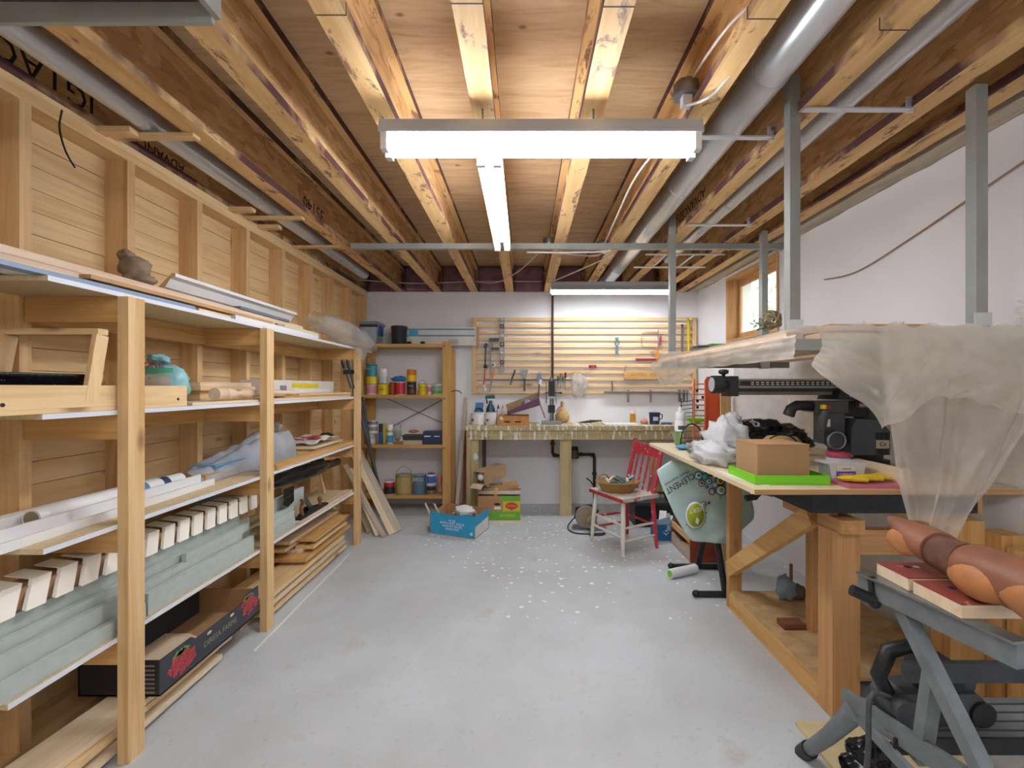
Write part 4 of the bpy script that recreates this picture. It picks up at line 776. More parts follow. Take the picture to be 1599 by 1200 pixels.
for k in range(2): tag(MB().lathe([(.022, 0), (.026, .012), (.022, .03), (.012, .03), (.012, 0)], P(639+20*k, 536, 4.93) if False else V(XZ(639+21*k, 4.93), 4.93, U1), 14).build('tape_roll', M_BLACK), ('small roll of black tape beside the pail', 'small roll of black tape by the long carton')[k], 'tape', 'tape rolls on the tall shelf')
wboard('leaning_pole', F(713, 788+16), P(728, 622, 5.1), .035, .035, 'grey', 'grey wooden pole leaning beside the tall shelf', 'pole')
wboard('leaning_strip', (XZ(724, 4.9), 4.9, .005), (XZ(727, 5.1), 5.1, ZZ(668, 5.1)), .03, .012, 'red', 'dark red strip leaning between tall shelf and workbench', 'strip')
hk = thing('wall_hook', 'black wire hook on the side of the tall shelf', 'hook', P(708, 615, 5.0)); MB().tube([P(705, 612, 5.0), P(711, 610, 5.0), P(717, 611, 5.0), P(721, 615, 5.0)], .005, 6).build('wire', M_BLACK, hk)
# ================================================================ BACK WORKBENCH
BY, BZ = 4.70, .925
wbn = thing('workbench', 'paint-splashed wooden workbench along the back wall', 'workbench', (.7, 4.95, 0))
MB().box(-.60, 1.955, BY-.02, 5.21, BZ-.045, BZ).build('top', M_DRIP, wbn); MB().box(-.585, 1.95, BY, BY+.038, BZ-.14, BZ-.0455).build('apron', M_DRIP, wbn)
for x in (-.585, .37, 1.3):
    MB().box(x, x+.12, BY+.04, BY+.078, 0, BZ-.046).build('leg', 'treated', wbn)
MB().box(-.585, -.545, BY+.0, BY+.039, 0, BZ-.141).build('leg', 'treated', wbn); MB().box(-.46, -.42, 5.1, 5.14, 0, BZ-.046).build('rear_leg', 'dark', wbn)
MB().lathe([(.03, 0), (.03, .0012), (.0001, .0012)], (-.50, BY+.039, .60), 16, axis=(0, -1, 0), sy=1.5).build('white_smear', M_WHITE, wbn)
b0 = BZ+.001
def bx(name, label, cat, px0, px1, y0, y1, h, mat, group=None): return tag(MB().box(XZ(px0, y0), XZ(px1, y0), y0, y1, b0, b0+h).build(name, mat), label, cat, group)
for k, (a, b) in enumerate(((735, 757), (758, 776))):
    t, _ = can(('white gallon can with red dot at the workbench end', 'white gallon can with red dot beside the orange tray')[k], a, b, 0, b0, 4.86, '#e3e2e0', [(.15, .85, '#ecebe9')], h=.125, group='white cans on the workbench'); MB().lathe([(.014, 0), (.014, .002), (.0001, .002)], (XZ(a+4, 4.86), 4.86-.068, b0+.05), 12, axis=(-.4, -1, 0)).build('red_dot', M_RED, t)
pt = thing('blue_carton', 'bright blue carton leaning on the white cans', 'carton', P(747, 646, 4.9)); MB().bar((XZ(747, 5.0), 5.0, b0+.004), (XZ(749, 5.03), 5.03, ZZ(629, 5.03)), .085, .03, (0, -1, 0)).build('box', plain('brightblue', '#2f86c4', .4), pt); MB().tube([P(741, 643, 4.97), P(744, 638, 4.97), P(751, 638, 4.97), P(755, 643, 4.97)], .006, 6).build('handle', M_BLACK, pt)
sb = thing('spray_bottle', 'dark teal trigger spray bottle with yellow label on the workbench', 'spray bottle', (XZ(766, 4.98), 4.98, b0)); sx, sy_ = XZ(766, 4.98), 4.98
MB().lathe([(.05, 0), (.052, .12), (.045, .17), (.018, .22), (.016, .25)], (sx, sy_, b0), 18, sy=.7).build('bottle', plain('tealbottle', '#1e4f5c', .35), sb); MB().prism([(sx-.06, sy_-.012, b0+.27), (sx+.05, sy_-.012, b0+.27), (sx+.04, sy_-.012, b0+.31), (sx-.05, sy_-.012, b0+.305)], (0, .024, 0)).build('trigger_head', plain('tealhead', '#225d63', .4), sb); MB().bar((sx-.045, sy_, b0+.27), (sx-.035, sy_, b0+.215), .014, .012).build('trigger', M_BLACK, sb); MB().box(sx-.03, sx+.035, sy_-.042, sy_-.037, b0+.06, b0+.13).build('label', plain('lblyellow', '#d8bf3a', .5), sb)
for k, (px, c_, lb) in enumerate(((778, '#7a2f2a', 'white squeeze bottle with red-brown cap on the workbench'), (785, '#c7b9a2', 'pale squeeze bottle with tan cap on the workbench'))):
    t = thing('squeeze_bottle', lb, 'bottle', (XZ(px, 5.03), 5.03, b0)); MB().lathe([(.022, 0), (.024, .1), (.018, .14), (.008, .16)], (XZ(px, 5.03), 5.03, b0), 14).build('bottle', M_OFFW, t); MB().lathe([(.009, .16), (.012, .165), (.004, .205)], (XZ(px, 5.03), 5.03, b0), 10).build('cap', plain('cap%d' % k, c_, .5), t)
ob = thing('fruit_tray', 'shallow orange-brown cardboard tray on the workbench', 'tray', (XZ(808, 4.8), 4.85, b0)); X0, X1 = XZ(777, 4.76), XZ(826, 4.76); M_OC = plain('orangecard', '#c98a52', .7, 0, .2, 18)
MB().box(X0, X1, 4.73, 5.0, b0, b0+.006).build('bottom', M_OC, ob)
for a in ((X0, X1, 4.73, 4.736), (X0, X1, 4.994, 5.0)): MB().box(*a, b0+.0065, b0+.10).build('long_side', M_OC, ob)
for a in (X0, X1-.006): MB().box(a, a+.006, 4.7365, 4.9935, b0+.0065, b0+.10).build('end', M_OC, ob)
for x in (X0+.07, X0+.18): MB().box(x, x+.06, 4.7285, 4.73, b0+.03, b0+.045).build('slot', M_INK, ob)
MB().lathe([(.018, 0), (.018, .001), (.0001, .001)], (X0+.04, 4.73, b0+.07), 12, axis=(0, -1, 0)).build('white_mark', M_OFFW, ob)
pu = thing('purple_box', 'open purple box tilted on the orange tray', 'box', P(812, 640, 4.85)); a = V(X0+.10, 4.8, b0+.105); M_PU = plain('purple', '#6f3d63', .5, 0, .15, 10)
ax_, bx_ = V(.34, 0, .10), V(-.02, 0, .085)
MB().prism([a, a+ax_, a+ax_+bx_*.9, a+bx_*.4], (0, .012, 0)).build('front', M_PU, pu); MB().prism([a+V(0, .18, 0), a+ax_+V(0, .18, 0), a+ax_+bx_*1.5+V(0, .18, 0), a+bx_*1.2+V(0, .18, 0)], (0, .008, 0)).build('back', plain('boxtan', '#a58b62', .7), pu); MB().prism([a, a+ax_, a+ax_+V(0, .18, 0), a+V(0, .18, 0)], (0, 0, .006)).build('bottom', M_PU, pu); MB().prism([a+ax_, a+ax_+bx_*.9, a+ax_+bx_*1.5+V(0, .18, 0), a+ax_+V(0, .18, 0)], (.008, 0, 0)).build('end', M_PU, pu); MB().blob(a+V(.2, .09, .12), (.05, .04, .035), .4, 3, 2).build('contents', M_GREY, pu)
wboard('purple_strip', P(843, 631, 4.78), P(851, 653, 4.78), .014, .012, plain('pinkstrip', '#b4557a', .5), 'pink strip hanging from the purple box', 'strip')
dp = thing('drill_stand', 'black and steel drill press stand on the workbench', 'drill stand', (XZ(861, 4.95), 4.95, b0)); x = XZ(861, 4.95)
MB().box(x-.105, x+.10, 4.82, 5.02, b0, b0+.03).build('base', M_GREY, dp); MB().cyl((x, 4.97, b0+.03), (x, 4.97, b0+.50), .016, n=16).build('column', M_STEEL, dp); MB().box(x-.035, x+.035, 4.90, 4.99, b0+.12, b0+.2).build('carriage', M_BLKM, dp)
MB().box(x-.03, x+.035, 4.9, 4.985, b0+.30, b0+.46).build('head', M_BLKM, dp); MB().box(x-.05, x+.055, 4.9, 4.98, b0+.27, b0+.295).build('clamp_plate', M_STEEL, dp)
for s_ in (-.055, .05): MB().cyl((x+s_, 4.94, b0+.22), (x+s_, 4.94, b0+.44), .005, n=8).build('guide_rod', M_STEEL, dp)
MB().cyl((x-.07, 4.93, b0+.335), (x+.10, 4.93, b0+.335), .005, n=8).build('lever', M_BLACK, dp); MB().blob((x+.1, 4.93, b0+.335), (.014, .014, .014), 0, 1).build('knob', M_BLACK, dp)
on = thing('net_bag', 'knotted orange net bag of onions sitting on the workbench', 'net bag', (XZ(877, 5.12), 5.12, b0)); M_NET = plain('net', '#c9a46a', .7, 0, .35, 30)
MB().lathe([(.05, 0), (.082, .03), (.085, .08), (.055, .13), (.02, .165), (.012, .18), (.025, .21), (.015, .24)], (XZ(878, 5.12), 5.12, b0), 18, sx=.92).build('net', M_NET, on); MB().tube([P(868, 643, 5.03), P(873, 637, 5.03), P(878, 633, 5.04)], .006, 6).build('red_tie', M_RED, on)
for k in range(4):
    a_ = P(905+5*k, 660-k, 4.78+.05*k); tag(MB().bar(a_, a_+V(.13, .03-.02*k, .0), .02, .012).build('hand_tool', M_BLKM), ('dark hand tool lying outermost in the workbench heap', 'dark hand tool lying second in the workbench heap', 'dark hand tool lying third in the workbench heap', 'dark hand tool lying nearest the wall in the heap')[k], 'tool', 'tools heaped on the workbench')
bx('white_sheet', 'white rectangular panel lying on the workbench', 'panel', 946, 1000, 4.72, 5.0, .012, M_WHITE)
pl = thing('pill_bottle', 'amber pill bottle with white cap on the workbench', 'bottle', (XZ(988, 5.08), 5.08, b0)); x = XZ(988, 5.08); MB().lathe([(.03, 0), (.031, .09), (.026, .1)], (x, 5.08, b0), 18).build('bottle', plain('amber', '#c9861c', .3), pl); MB().lathe([(.028, .1), (.028, .118), (.02, .12), (.02, .145), (.0001, .147)], (x, 5.08, b0), 18).build('cap', plain('capmix', '#d9c5b8', .5), pl)
mg = thing('blue_mug', 'dark blue plastic mug with white print on the workbench', 'mug', (XZ(1022, 4.92), 4.92, b0)); x = XZ(1022, 4.92); MB().lathe([(.05, 0), (.056, .115), (.06, .118), (.06, .125), (.05, .12), (.045, .01), (.0001, .008)], (x, 4.92, b0), 22).build('cup', M_NAVY, mg); MB().tube([(x+.055, 4.92, b0+.11), (x+.085, 4.92, b0+.1), (x+.08, 4.92, b0+.06), (x+.053, 4.92, b0+.05)], .006, 6).build('handle', M_NAVY, mg); band(mg, x, 4.92, b0+.04, b0+.08, .0545, '#b9c0cc', 'mugprint', -120, -60)
tag(MB().blob((XZ(1006, 4.9), 4.9, b0+.03), (.04, .03, .032), .4, 3, 7, flat=b0).build('sponge', plain('sponge', '#d49a88', .8)), 'small pinkish sponge beside the blue mug', 'sponge')
tag(MB().prism([V(XZ(1034, 4.85), 4.85, b0), V(XZ(1051, 4.85), 4.85, b0), V(XZ(1048, 4.85), 4.85, b0+.02), V(XZ(1037, 4.85), 4.85, b0+.02)], (0, .08, 0)).build('blue_case', plain('bluecase', '#4f668c', .5)), 'small blue-grey case lying on the workbench', 'case')
tag(MB().lathe([(.03, 0), (.075, .03), (.1, .06), (.104, .062), (.095, .058), (.06, .02), (.0001, .012)], (XZ(1086, 4.95), 4.95, b0), 24).build('green_bowl', M_GREEN), 'lime green plastic bowl on the workbench', 'bowl')
wk = thing('wire_rack', 'small black wire rack on the workbench behind the green bowl', 'rack', (XZ(1066, 5.05), 5.05, b0))
for k in range(6): MB().cyl(P(1062, 628+6*k, 5.05), P(1082, 626+6*k, 5.05), .004, n=6).build('bar', M_BLKM, wk)
for px in (1064, 1082): MB().cyl((XZ(px, 5.05), 5.05, b0), (XZ(px, 5.05), 5.05, ZZ(622, 5.05)), .005, n=6).build('post', M_BLKM, wk)
ls = thing('orange_sled', 'bright orange plastic sled standing by the white wall', 'sled', (1.79, 4.36, 0))
MB().prism([(1.712, 4.36, .0), (1.865, 4.36, .0), (1.865, 4.36, 1.38), (1.84, 4.36, 1.42), (1.735, 4.36, 1.42), (1.712, 4.36, 1.38)], (0, .012, 0)).build('board', M_ORANGE, ls)
for x in (1.712, 1.853): MB().box(x, x+.012, 4.335, 4.3595, .02, 1.37).build('rim', plain('hingeorange', '#c24d1a', .4), ls)
orr = thing('orange_rack', 'pale orange ladder-like rack standing beside the orange sled', 'rack', (1.66, 4.45, 0)); PO = plain('palorange', '#e07a4a', .5)
for k in range(14): MB().box(1.648, 1.757, 4.44, 4.452, 1.345-.051*k, 1.357-.051*k).build('rung', PO, orr)
for x in (1.635, 1.7575): MB().box(x, x+.0125, 4.436, 4.456, 0, 1.40).build('side_rail', PO, orr)
for x, z_ in ((1.66, 1.20), (1.71, 1.235), (1.66, 1.14), (1.655, 1.30)): MB().box(x, x+.02, 4.428, 4.44, z_-.026, z_).build('hook', M_BLACK, orr)
# pipework under and above the bench
pp = thing('gas_pipe', 'black iron pipe with meter and valve on the back wall', 'pipe', (XZ(928, 5.15), 5.15, .02)); YP = 5.15
MB().tube([(XZ(863, YP), YP+.02, 2.36), (XZ(863, YP), YP+.02, .95)], .013, 10).build('riser', M_PIPE, pp)
MB().tube([(XZ(863, YP), YP, .86), (XZ(863, YP), YP, ZZ(708, YP)), P(866, 712, YP), P(885, 712, YP)], .017, 10).build('upper_run', M_PIPE, pp); MB().tube([P(901, 710, YP), P(924, 710, YP), P(928, 714, YP), P(928, 735, YP), (XZ(928, YP), YP, .02)], .017, 10).build('lower_run', M_PIPE, pp)
for px, py in ((866, 711), (883, 712), (907, 710), (926, 711), (928, 740)): MB().blob(P(px, py, YP), (.026, .024, .024), .05, 2).build('fitting', M_PIPE, pp)
MB().cyl(P(897, 716, YP-.02), P(897, 703, YP-.02), .05, .045, n=20).build('meter', plain('meter', '#6b5340', .5, .4), pp); MB().cyl(P(897, 703, YP-.02), P(897, 698, YP-.02), .04, n=20).build('meter_cap', M_BLACK, pp)
MB().tube([P(863, 693, YP-.03)+V(.024*math.cos(a), 0, .024*math.sin(a)) for a in [2*math.pi*k/14 for k in range(14)]], .006, 6, closed=True).build('valve_wheel', M_RED, pp); MB().tube([P(916, 747, YP-.04), P(922, 752, YP-.04), P(928, 760, YP)], .008, 6).build('tap', M_PIPE, pp)
# ================================================================ SLAT TOOL RACK
sr = thing('slat_rack', 'wide pine slat tool rack on the back wall', 'tool rack', (.68, 5.2, 1.24)); YR = 5.185
for px in (738, 1081): MB().box(XZ(px, YR), XZ(px+6, YR), YR-.005, 5.219, ZZ(615.5, YR), ZZ(496, YR)).build('stile', 'plank', sr)
for k in range(12): MB().box(XZ(744.2, YR), XZ(1080.8, YR), YR, 5.2185, ZZ(501.3+10.33*k, YR), ZZ(496.2+10.33*k, YR)).build('slat', 'pine', sr)
YT = 5.165
def tool(name, label, cat, px, py): return thing(name, label, cat, P(px, py, YT), 'tools hanging on the slat rack')
def rbox(t, nm, px0, px1, py0, py1, mat, d=.014): return MB().box(XZ(px0, YT), XZ(px1, YT), YT, YT+d, ZZ(py1, YT), ZZ(py0, YT)).build(nm, mat, t)
def rbar(t, nm, a, b, w_, mat, d=.012): return MB().bar(P(a[0], a[1], YT), P(b[0], b[1], YT), w_, d, (0, -1, 0)).build(nm, mat, t)
t = tool('spirit_level', 'grey spirit level with three round vials on the slat rack', 'level', 784, 581); rbox(t, 'frame', 780.5, 782, 496, 581, M_GREY); rbox(t, 'frame', 786, 787.5, 496, 581, M_GREY)
for py in (497, 522, 549, 577): rbox(t, 'web', 782, 786, py, py+4, M_STEEL)
for py in (510, 538, 566): MB().tube([P(784, py, YT)+V(.02*math.cos(a), 0, .02*math.sin(a)) for a in [2*math.pi*k/14 for k in range(14)]], .005, 6, closed=True).build('vial_ring', M_BLACK, t)
t = tool('bar_clamp', 'steel bar clamp with open jaws on the slat rack', 'clamp', 766, 585); rbox(t, 'bar', 764.5, 767, 528, 585, M_GREY); rbar(t, 'jaw', (764, 531), (779, 531), .035, M_DGREY, .02); rbar(t, 'jaw', (767, 545), (779, 545), .03, M_DGREY, .02); MB().cyl(P(770, 537, YT), P(770, 549, YT), .01, n=10).build('screw', M_STEEL, t)
t = tool('pipe_wrench', 'grey adjustable wrench with red grip on the slat rack', 'wrench', 758, 605); rbar(t, 'shank', (758.5, 542), (757.5, 575), .018, M_DGREY); rbar(t, 'head', (756, 539), (761, 541), .05, M_DGREY); rbar(t, 'jaw', (755, 573), (761, 573), .035, M_DGREY); rbar(t, 'red_grip', (757.5, 577), (755.5, 601), .014, M_RED); rbar(t, 'white_tip', (756, 601), (758.5, 612), .016, M_WHITE)
t = tool('wood_chisel', 'chisel with yellow wooden handle on the slat rack', 'chisel', 768, 612); rbar(t, 'handle', (771, 577), (768.5, 591), .024, 'orange'); rbar(t, 'blade', (768.5, 591), (764.5, 612), .016, M_GREY)
tag(MB().lathe([(.012, -.006), (.026, -.006), (.026, .006), (.012, .006), (.012, -.006)], P(770, 570.5, YT), 16, axis=(0, 1, 0)).build('tape_ring', M_WHITE), 'white ring hanging beside the chisel', 'ring')
t = tool('file', 'black flat file hanging slanted on the slat rack', 'file', 800, 602); rbar(t, 'blade', (804.5, 578), (799.5, 592), .018, M_BLKM); rbar(t, 'tang', (799.5, 592), (797, 602), .012, M_DGREY)
t = tool('wide_scraper', 'wide grey scraper with dark handle on the slat rack', 'scraper', 819, 611); MB().prism([P(813, 578, YT), P(825, 578, YT), P(821, 592, YT), P(816, 592, YT)], (0, .006, 0)).build('blade', M_GREY, t); rbar(t, 'handle', (819, 592), (819, 611), .022, M_DGREY)
t = tool('trowel', 'blue-grey pointed trowel on the slat rack', 'trowel', 842, 620); MB().prism([P(842, 580, YT), P(847, 592, YT), P(842, 597, YT), P(837, 592, YT)], (0, .006, 0)).build('blade', plain('bluetrowel', '#6f7f99', .4, .5), t); rbar(t, 'shank', (842, 597), (841, 620), .012, M_BLKM); MB().prism([P(843, 593, YT-.01), P(846, 593, YT-.01), P(845, 603, YT-.01), P(841, 599, YT-.01)], (0, .006, 0)).build('white_guard', M_WHITE, t)
rl = thing('magnet_rail', 'thin brown rail holding hand tools on the slat rack', 'rail', P(820, 593, 5.175)); MB().box(XZ(757, 5.17), XZ(895, 5.17), 5.178, 5.1845, ZZ(594, 5.17), ZZ(592.4, 5.17)).build('strip', 'walnut', rl)
for k, (px, c_, py0, py1) in enumerate(((871.5, '#1f6a5a', 588, 606), (875.5, '#d4572a', 583, 606), (879.5, '#2f7f86', 588, 604), (883, '#26282c', 582, 610))):
    t = tool('screwdriver', ('screwdriver with dark green handle in the tool rail', 'screwdriver with orange handle in the tool rail', 'screwdriver with teal handle in the tool rail', 'black pliers-like driver in the tool rail')[k], 'screwdriver', px, py1); MB().cyl(P(px, py0, YT), P(px, py0+8, YT), .011, n=10).build('handle', plain('scr%d' % k, c_, .4), t); MB().cyl(P(px, py0+8, YT), P(px-.5, py1, YT), .004, n=8).build('shaft', M_STEEL, t)
hb = thing('hanging_bag', 'clear plastic bag hanging from the slat rack', 'plastic bag', P(904, 617, 5.12)); MB().blob(P(903, 601, 5.13), (.085, .025, .12), .45, 2.2, 8, 34, 22).build('bag', M_CLEAR, hb); MB().tube([P(889, 584, 5.16), P(900, 581, 5.16), P(912, 583, 5.16), P(925, 580, 5.16)], .004, 6).build('wire', plain('copper', '#b08a74', .5, .4), hb)
t = tool('tape_measure', 'small red chalk line hanging on the slat rack', 'chalk line', 925, 575); rbox(t, 'case', 920, 931, 570, 575, M_RED, .03); 
for px in (922, 930): MB().cyl(P(px, 572.5, YT-.004), P(px, 572.5, YT), .01, n=10).build('screw', M_BLACK, t)
t = tool('pipe_cutter', 'blue-grey adjustable pliers on the slat rack', 'pliers', 963.5, 555); rbar(t, 'handle', (963.5, 541), (963.5, 555), .028, plain('plierblue', '#5f7f92', .4, .3)); MB().tube([P(963.5, 536, YT)+V(.02*math.cos(a), 0, .03*math.sin(a)) for a in [2*math.pi*k/12 for k in range(12)]], .007, 6, closed=True).build('jaw_ring', plain('plierblue', '#5f7f92', .4, .3), t); rbar(t, 'jaw', (960.5, 529), (966, 529), .03, plain('plierblue', '#5f7f92', .4, .3))
t = tool('hacksaw', 'hacksaw with orange grip and copper bow on the slat rack', 'saw', 1015, 562); MB().tube([P(1024, 543, YT), P(1003, 542, YT), P(1001.5, 535, YT), P(1002, 522, YT), P(1006, 519, YT), P(1027, 519, YT), P(1028, 515, YT)], .005, 6).build('bow', plain('bowcopper', '#b98a68', .4, .4), t); rbar(t, 'blade', (1028, 515), (1027.5, 545), .012, M_GREY, .004); MB().prism([P(1025, 544, YT), P(1028.5, 545, YT), P(1029, 559, YT), P(1024, 561, YT)], (0, .017, 0)).build('grip', plain('griporange', '#e08a3a', .5), t)
t = tool('red_bar', 'red bar hanging horizontally on the slat rack', 'bar', 1009, 563); MB().cyl(P(994, 561.3, YT), P(1024, 561.3, YT), .011, n=10).build('tube', M_RED, t); MB().cyl(P(993, 561.3, YT), P(996, 561.3, YT), .015, n=10).build('end_cap', M_RED, t)
t = tool('utility_knife', 'red handled knife hanging beside the hacksaw', 'knife', 1031, 540); rbar(t, 'handle', (1032, 526), (1030.5, 539), .018, M_RED, .016); rbar(t, 'blade', (1032, 522), (1032, 526), .01, M_STEEL, .004)
t = tool('steel_rule', 'dark grey long level on the slat rack', 'level', 1066, 549); rbox(t, 'bar', 1064.2, 1067, 508, 549, plain('levelgrey', '#77746c', .4, .4)); rbox(t, 'end', 1063.8, 1067.4, 507, 509, M_BLACK)
t = tool('yellow_level', 'bright yellow level on the slat rack', 'level', 1076, 556); rbar(t, 'bar', (1074.5, 498), (1075.5, 556), .02, M_YEL); rbar(t, 'hook', (1074.5, 500), (1080, 498), .024, M_YEL); rbox(t, 'vial', 1078, 1080.5, 502, 507, plain('vialpurple', '#b9a0cf', .4))
sg = thing('carved_sign', 'carved wooden plank with worn lettering on the slat rack', 'sign', P(1009, 592, 5.14)); MB().box(XZ(975, 5.14), XZ(1044, 5.14), 5.145, 5.165, ZZ(592.5, 5.14), ZZ(580, 5.14)).build('plank', 'honey', sg); lettering('ROTERS  FEREE', .05, (XZ(1009, 5.14), 5.1445, ZZ(586, 5.14)), (1, 0, 0), (0, 0, 1), plain('carved', '#9a7436', .8), sg); MB().tube([P(976, 580, 5.15), P(976, 574, 5.17), P(978, 572, 5.17)], .005, 6).build('hanger', M_DGREY, sg); MB().tube([P(1043, 580, 5.15), P(1043, 575, 5.17), P(1041, 573, 5.17)], .005, 6).build('hanger', M_DGREY, sg)
br = thing('bit_rail', 'steel rail with hanging drill bits at the rack bottom', 'rail', P(1010, 614, 5.15)); MB().box(XZ(944, 5.15), XZ(1076, 5.15), 5.14, 5.183, ZZ(614, 5.15), ZZ(611.5, 5.15)).build('rail', M_STEEL, br)
for px in (980, 981.8, 1015, 1017, 1060, 1062, 1067, 1069, 1073): MB().cyl(P(px, 609, 5.15), P(px, 629-.3*(px % 7), 5.15), .006, n=8).build('drill_bit', M_STEEL if px < 1060 else M_DGREY, br)
tag(MB().cyl(P(956, 595, 5.17), P(956, 612, 5.17), .006, n=8).build('thin_rod', M_DGREY), 'thin dark rod hanging above the bit rail', 'rod')
# ================================================================ ON THE FLOOR BY THE BACK BENCH
bb = thing('blue_carton', 'open blue cardboard carton with scraps on the floor', 'carton', F(708, 838)); c0, c1, c3 = F(672, 833), F(741, 843), F(763, 826)
u_, v_ = (c1-c0), (c3-c1); M_BC = plain('cyanbox', '#2f9fce', .5, 0, .08, 8); hb_ = .20
def wallp(nm, p, d, mat, hh, th, zz=0.006): 
    n_ = V(-d.y, d.x, 0).normalized()*th; return MB().prism([p+V(0, 0, zz), p+d+V(0, 0, zz), p+d+V(0, 0, hh), p+d*.5+V(0, 0, hh*.93), p+V(0, 0, hh)], n_).build(nm, mat, bb)
wallp('front', c0, u_, M_BC, hb_, .005); wallp('end', c1, v_, [M_BC], hb_, .005); wallp('back', c0+v_, u_, M_CARD, hb_, .005); wallp('end', c0+V(0, 0, 0), v_, M_CARD, hb_, .005)
MB().prism([c0, c1, c1+v_, c0+v_], (0, 0, .005)).build('bottom', M_CARD, bb)
ud = u_.normalized(); nf = V(ud.y, -ud.x, 0)
for k, (tx, s_, zz) in enumerate((('NUTRI', .025, .135), ('WITH WET-PACK', .032, .11), ('SAVOURY RECIPE', .026, .085), ('GRAIN FREE', .026, .06))): lettering(tx, s_, c0+u_*.5+nf*.001+V(0, 0, zz), ud, (0, 0, 1), M_WHITE, bb)
vd = v_.normalized(); ne = V(vd.y, -vd.x, 0); MB().prism([c1+ne*.0006+v_*.04+V(0, 0, .01), c1+ne*.0006+v_*.96+V(0, 0, .01), c1+ne*.0006+v_*.96+V(0, 0, .12), c1+ne*.0006+v_*.04+V(0, 0, .10)], ne*.0006).build('white_end_print', M_OFFW, bb)
MB().lathe([(.016, 0), (.016, .001), (.0001, .001)], c0+u_*.93+nf*.0005+V(0, 0, .04), 12, axis=nf).build('white_mark', M_OFFW, bb)
cc = (c0+c1+v_)/2+v_*.25
MB().blob(c0+u_*.62+v_*.5+V(0, 0, .19), (.09, .06, .05), .4, 2.5, 5, flat=.1).build('crumpled_paper', M_WHITE, bb); MB().box(cc.x-.1, cc.x+.12, cc.y-.05, cc.y+.06, .02, .15).build('scrap_block', M_CARD, bb)
for a, b in (((674, 800), (664, 786)), ((690, 802), (678, 787))): MB().bar(P(a[0], a[1]+8, 4.2), P(b[0], b[1], 4.2), .016, .012).build('stick', 'pale', bb)
fb = thing('fruit_carton', 'green and yellow fruit carton full of wood scraps', 'carton', V(-.24, 4.62, .02)); fx0, fx1, fy0, fy1, fz, fh = -.45, -.035, 4.5, 4.72, .022, .235
M_FT, M_FG, M_FY = M_CARD, plain('fruitgreen', '#6fae3a', .5), plain('fruityellow', '#d9c03a', .5)
tag(MB().box(-.46, -.02, 4.48, 4.735, 0, .02).build('floor_board', 'pale'), 'thin board under the fruit carton', 'board').name = 'support_board'
for a in ((fx0, fx1, fy0, fy0+.006), (fx0, fx1, fy1-.006, fy1), (fx0, fx0+.006, fy0+.0065, fy1-.0065), (fx1-.006, fx1, fy0+.0065, fy1-.0065)): MB().box(*a, fz, fz+fh).build('side', M_FT, fb)
MB().box(fx0+.006, fx1-.006, fy0+.006, fy1-.006, fz, fz+.006).build('bottom', M_FT, fb)
MB().box(fx0, fx1, fy0-.001, fy0, fz, fz+.085).build('green_band', M_FG, fb); MB().box(fx1-.2, fx1, fy0-.001, fy0, fz+.185, fz+fh).build('green_band', M_FG, fb); MB().box(fx1-.17, fx1, fy0-.001, fy0, fz+.0855, fz+.1845).build('yellow_panel', M_FY, fb); MB().box(fx1-.2, fx1-.05, fy0-.0018, fy0-.001, fz+.03, fz+.06).build('leaf_print', plain('fruitgreen2', '#93c03f', .5), fb)
hx, hz = fx1-.085, fz+.14; MB().prism([(hx+.062*math.sin(a)**1 * (1-.1*math.cos(a)), fy0-.0016, hz+.034*math.cos(a)-(.012 if abs(math.sin(a)) < .3 and math.cos(a) < 0 else 0)) for a in [2*math.pi*k/18 for k in range(18)]], (0, .0005, 0)).build('red_shield', plain('shield', '#cf4440', .5), fb); lettering('Del Monte', .022, (hx, fy0-.0018, hz), (1, 0, 0), (0, 0, 1), M_YEL, fb)
MB().prism([(fx0+.19+.03*math.cos(a)*1.1, fy0-.0012, fz+.155+.012*math.sin(a)) for a in [2*math.pi*k/14 for k in range(14)]], (0, .001, 0)).build('hand_hole', M_INK, fb); MB().box(fx0+.16, fx0+.225, fy0-.0012, fy0, fz+.105, fz+.13).build('white_sticker', M_WHITE, fb)
random.seed(9)
for k, (a, b, w_, m_) in enumerate((((-.45, 4.6, .259), (-.03, 4.58, .259), .05, M_OFFW), ((-.40, 4.60, .288), (-.06, 4.64, .288), .06, 'tan'), ((-.34, 4.63, .317), (-.05, 4.60, .317), .05, 'tan'), ((-.30, 4.53, .03), (-.27, 4.53, .33), .03, 'plank'), ((-.22, 4.60, .346), (-.07, 4.63, .346), .05, 'tan'), ((-.2, 4.685, .259), (-.03, 4.685, .259), .04, 'orange'))):
    a, b = Vector(a), Vector(b)
    if k != 3: a.z += .014; b.z += .014
    wboard('wood_scrap', a, b, w_, .028 if k != 3 else .02, m_, ('white painted stick across the fruit carton', 'brown offcut lying over the white stick', 'flat brown offcut, second from top on the fruit carton', 'upright stick in the fruit carton', 'highest brown offcut on the fruit carton', 'orange-brown offcut at the fruit carton corner')[k], 'wood scrap', 'scraps in the fruit carton')
tbx = thing('long_box', 'long open cardboard box lying on the fruit carton scraps', 'carton', P(760, 760, 4.5)); q0, q1 = P(747, 747, 4.46), P(782, 734, 4.73); d_ = (q1-q0); sd = V(d_.y, -d_.x, 0).normalized()*.07; M_LB = plain('longbox', '#a98c68', .75, 0, .2, 12)
up_ = V(0, 0, .06)
for nm, A_, B_ in (('side', -sd-up_, -sd+up_), ('side', sd-up_, sd+up_), ('top', -sd+up_, sd+up_), ('bottom', -sd-up_, sd-up_), ): MB().add([q0+A_, q0+B_, q1+B_, q1+A_], [(0, 1, 2, 3)]).build(nm, M_LB, tbx, solid=.005)
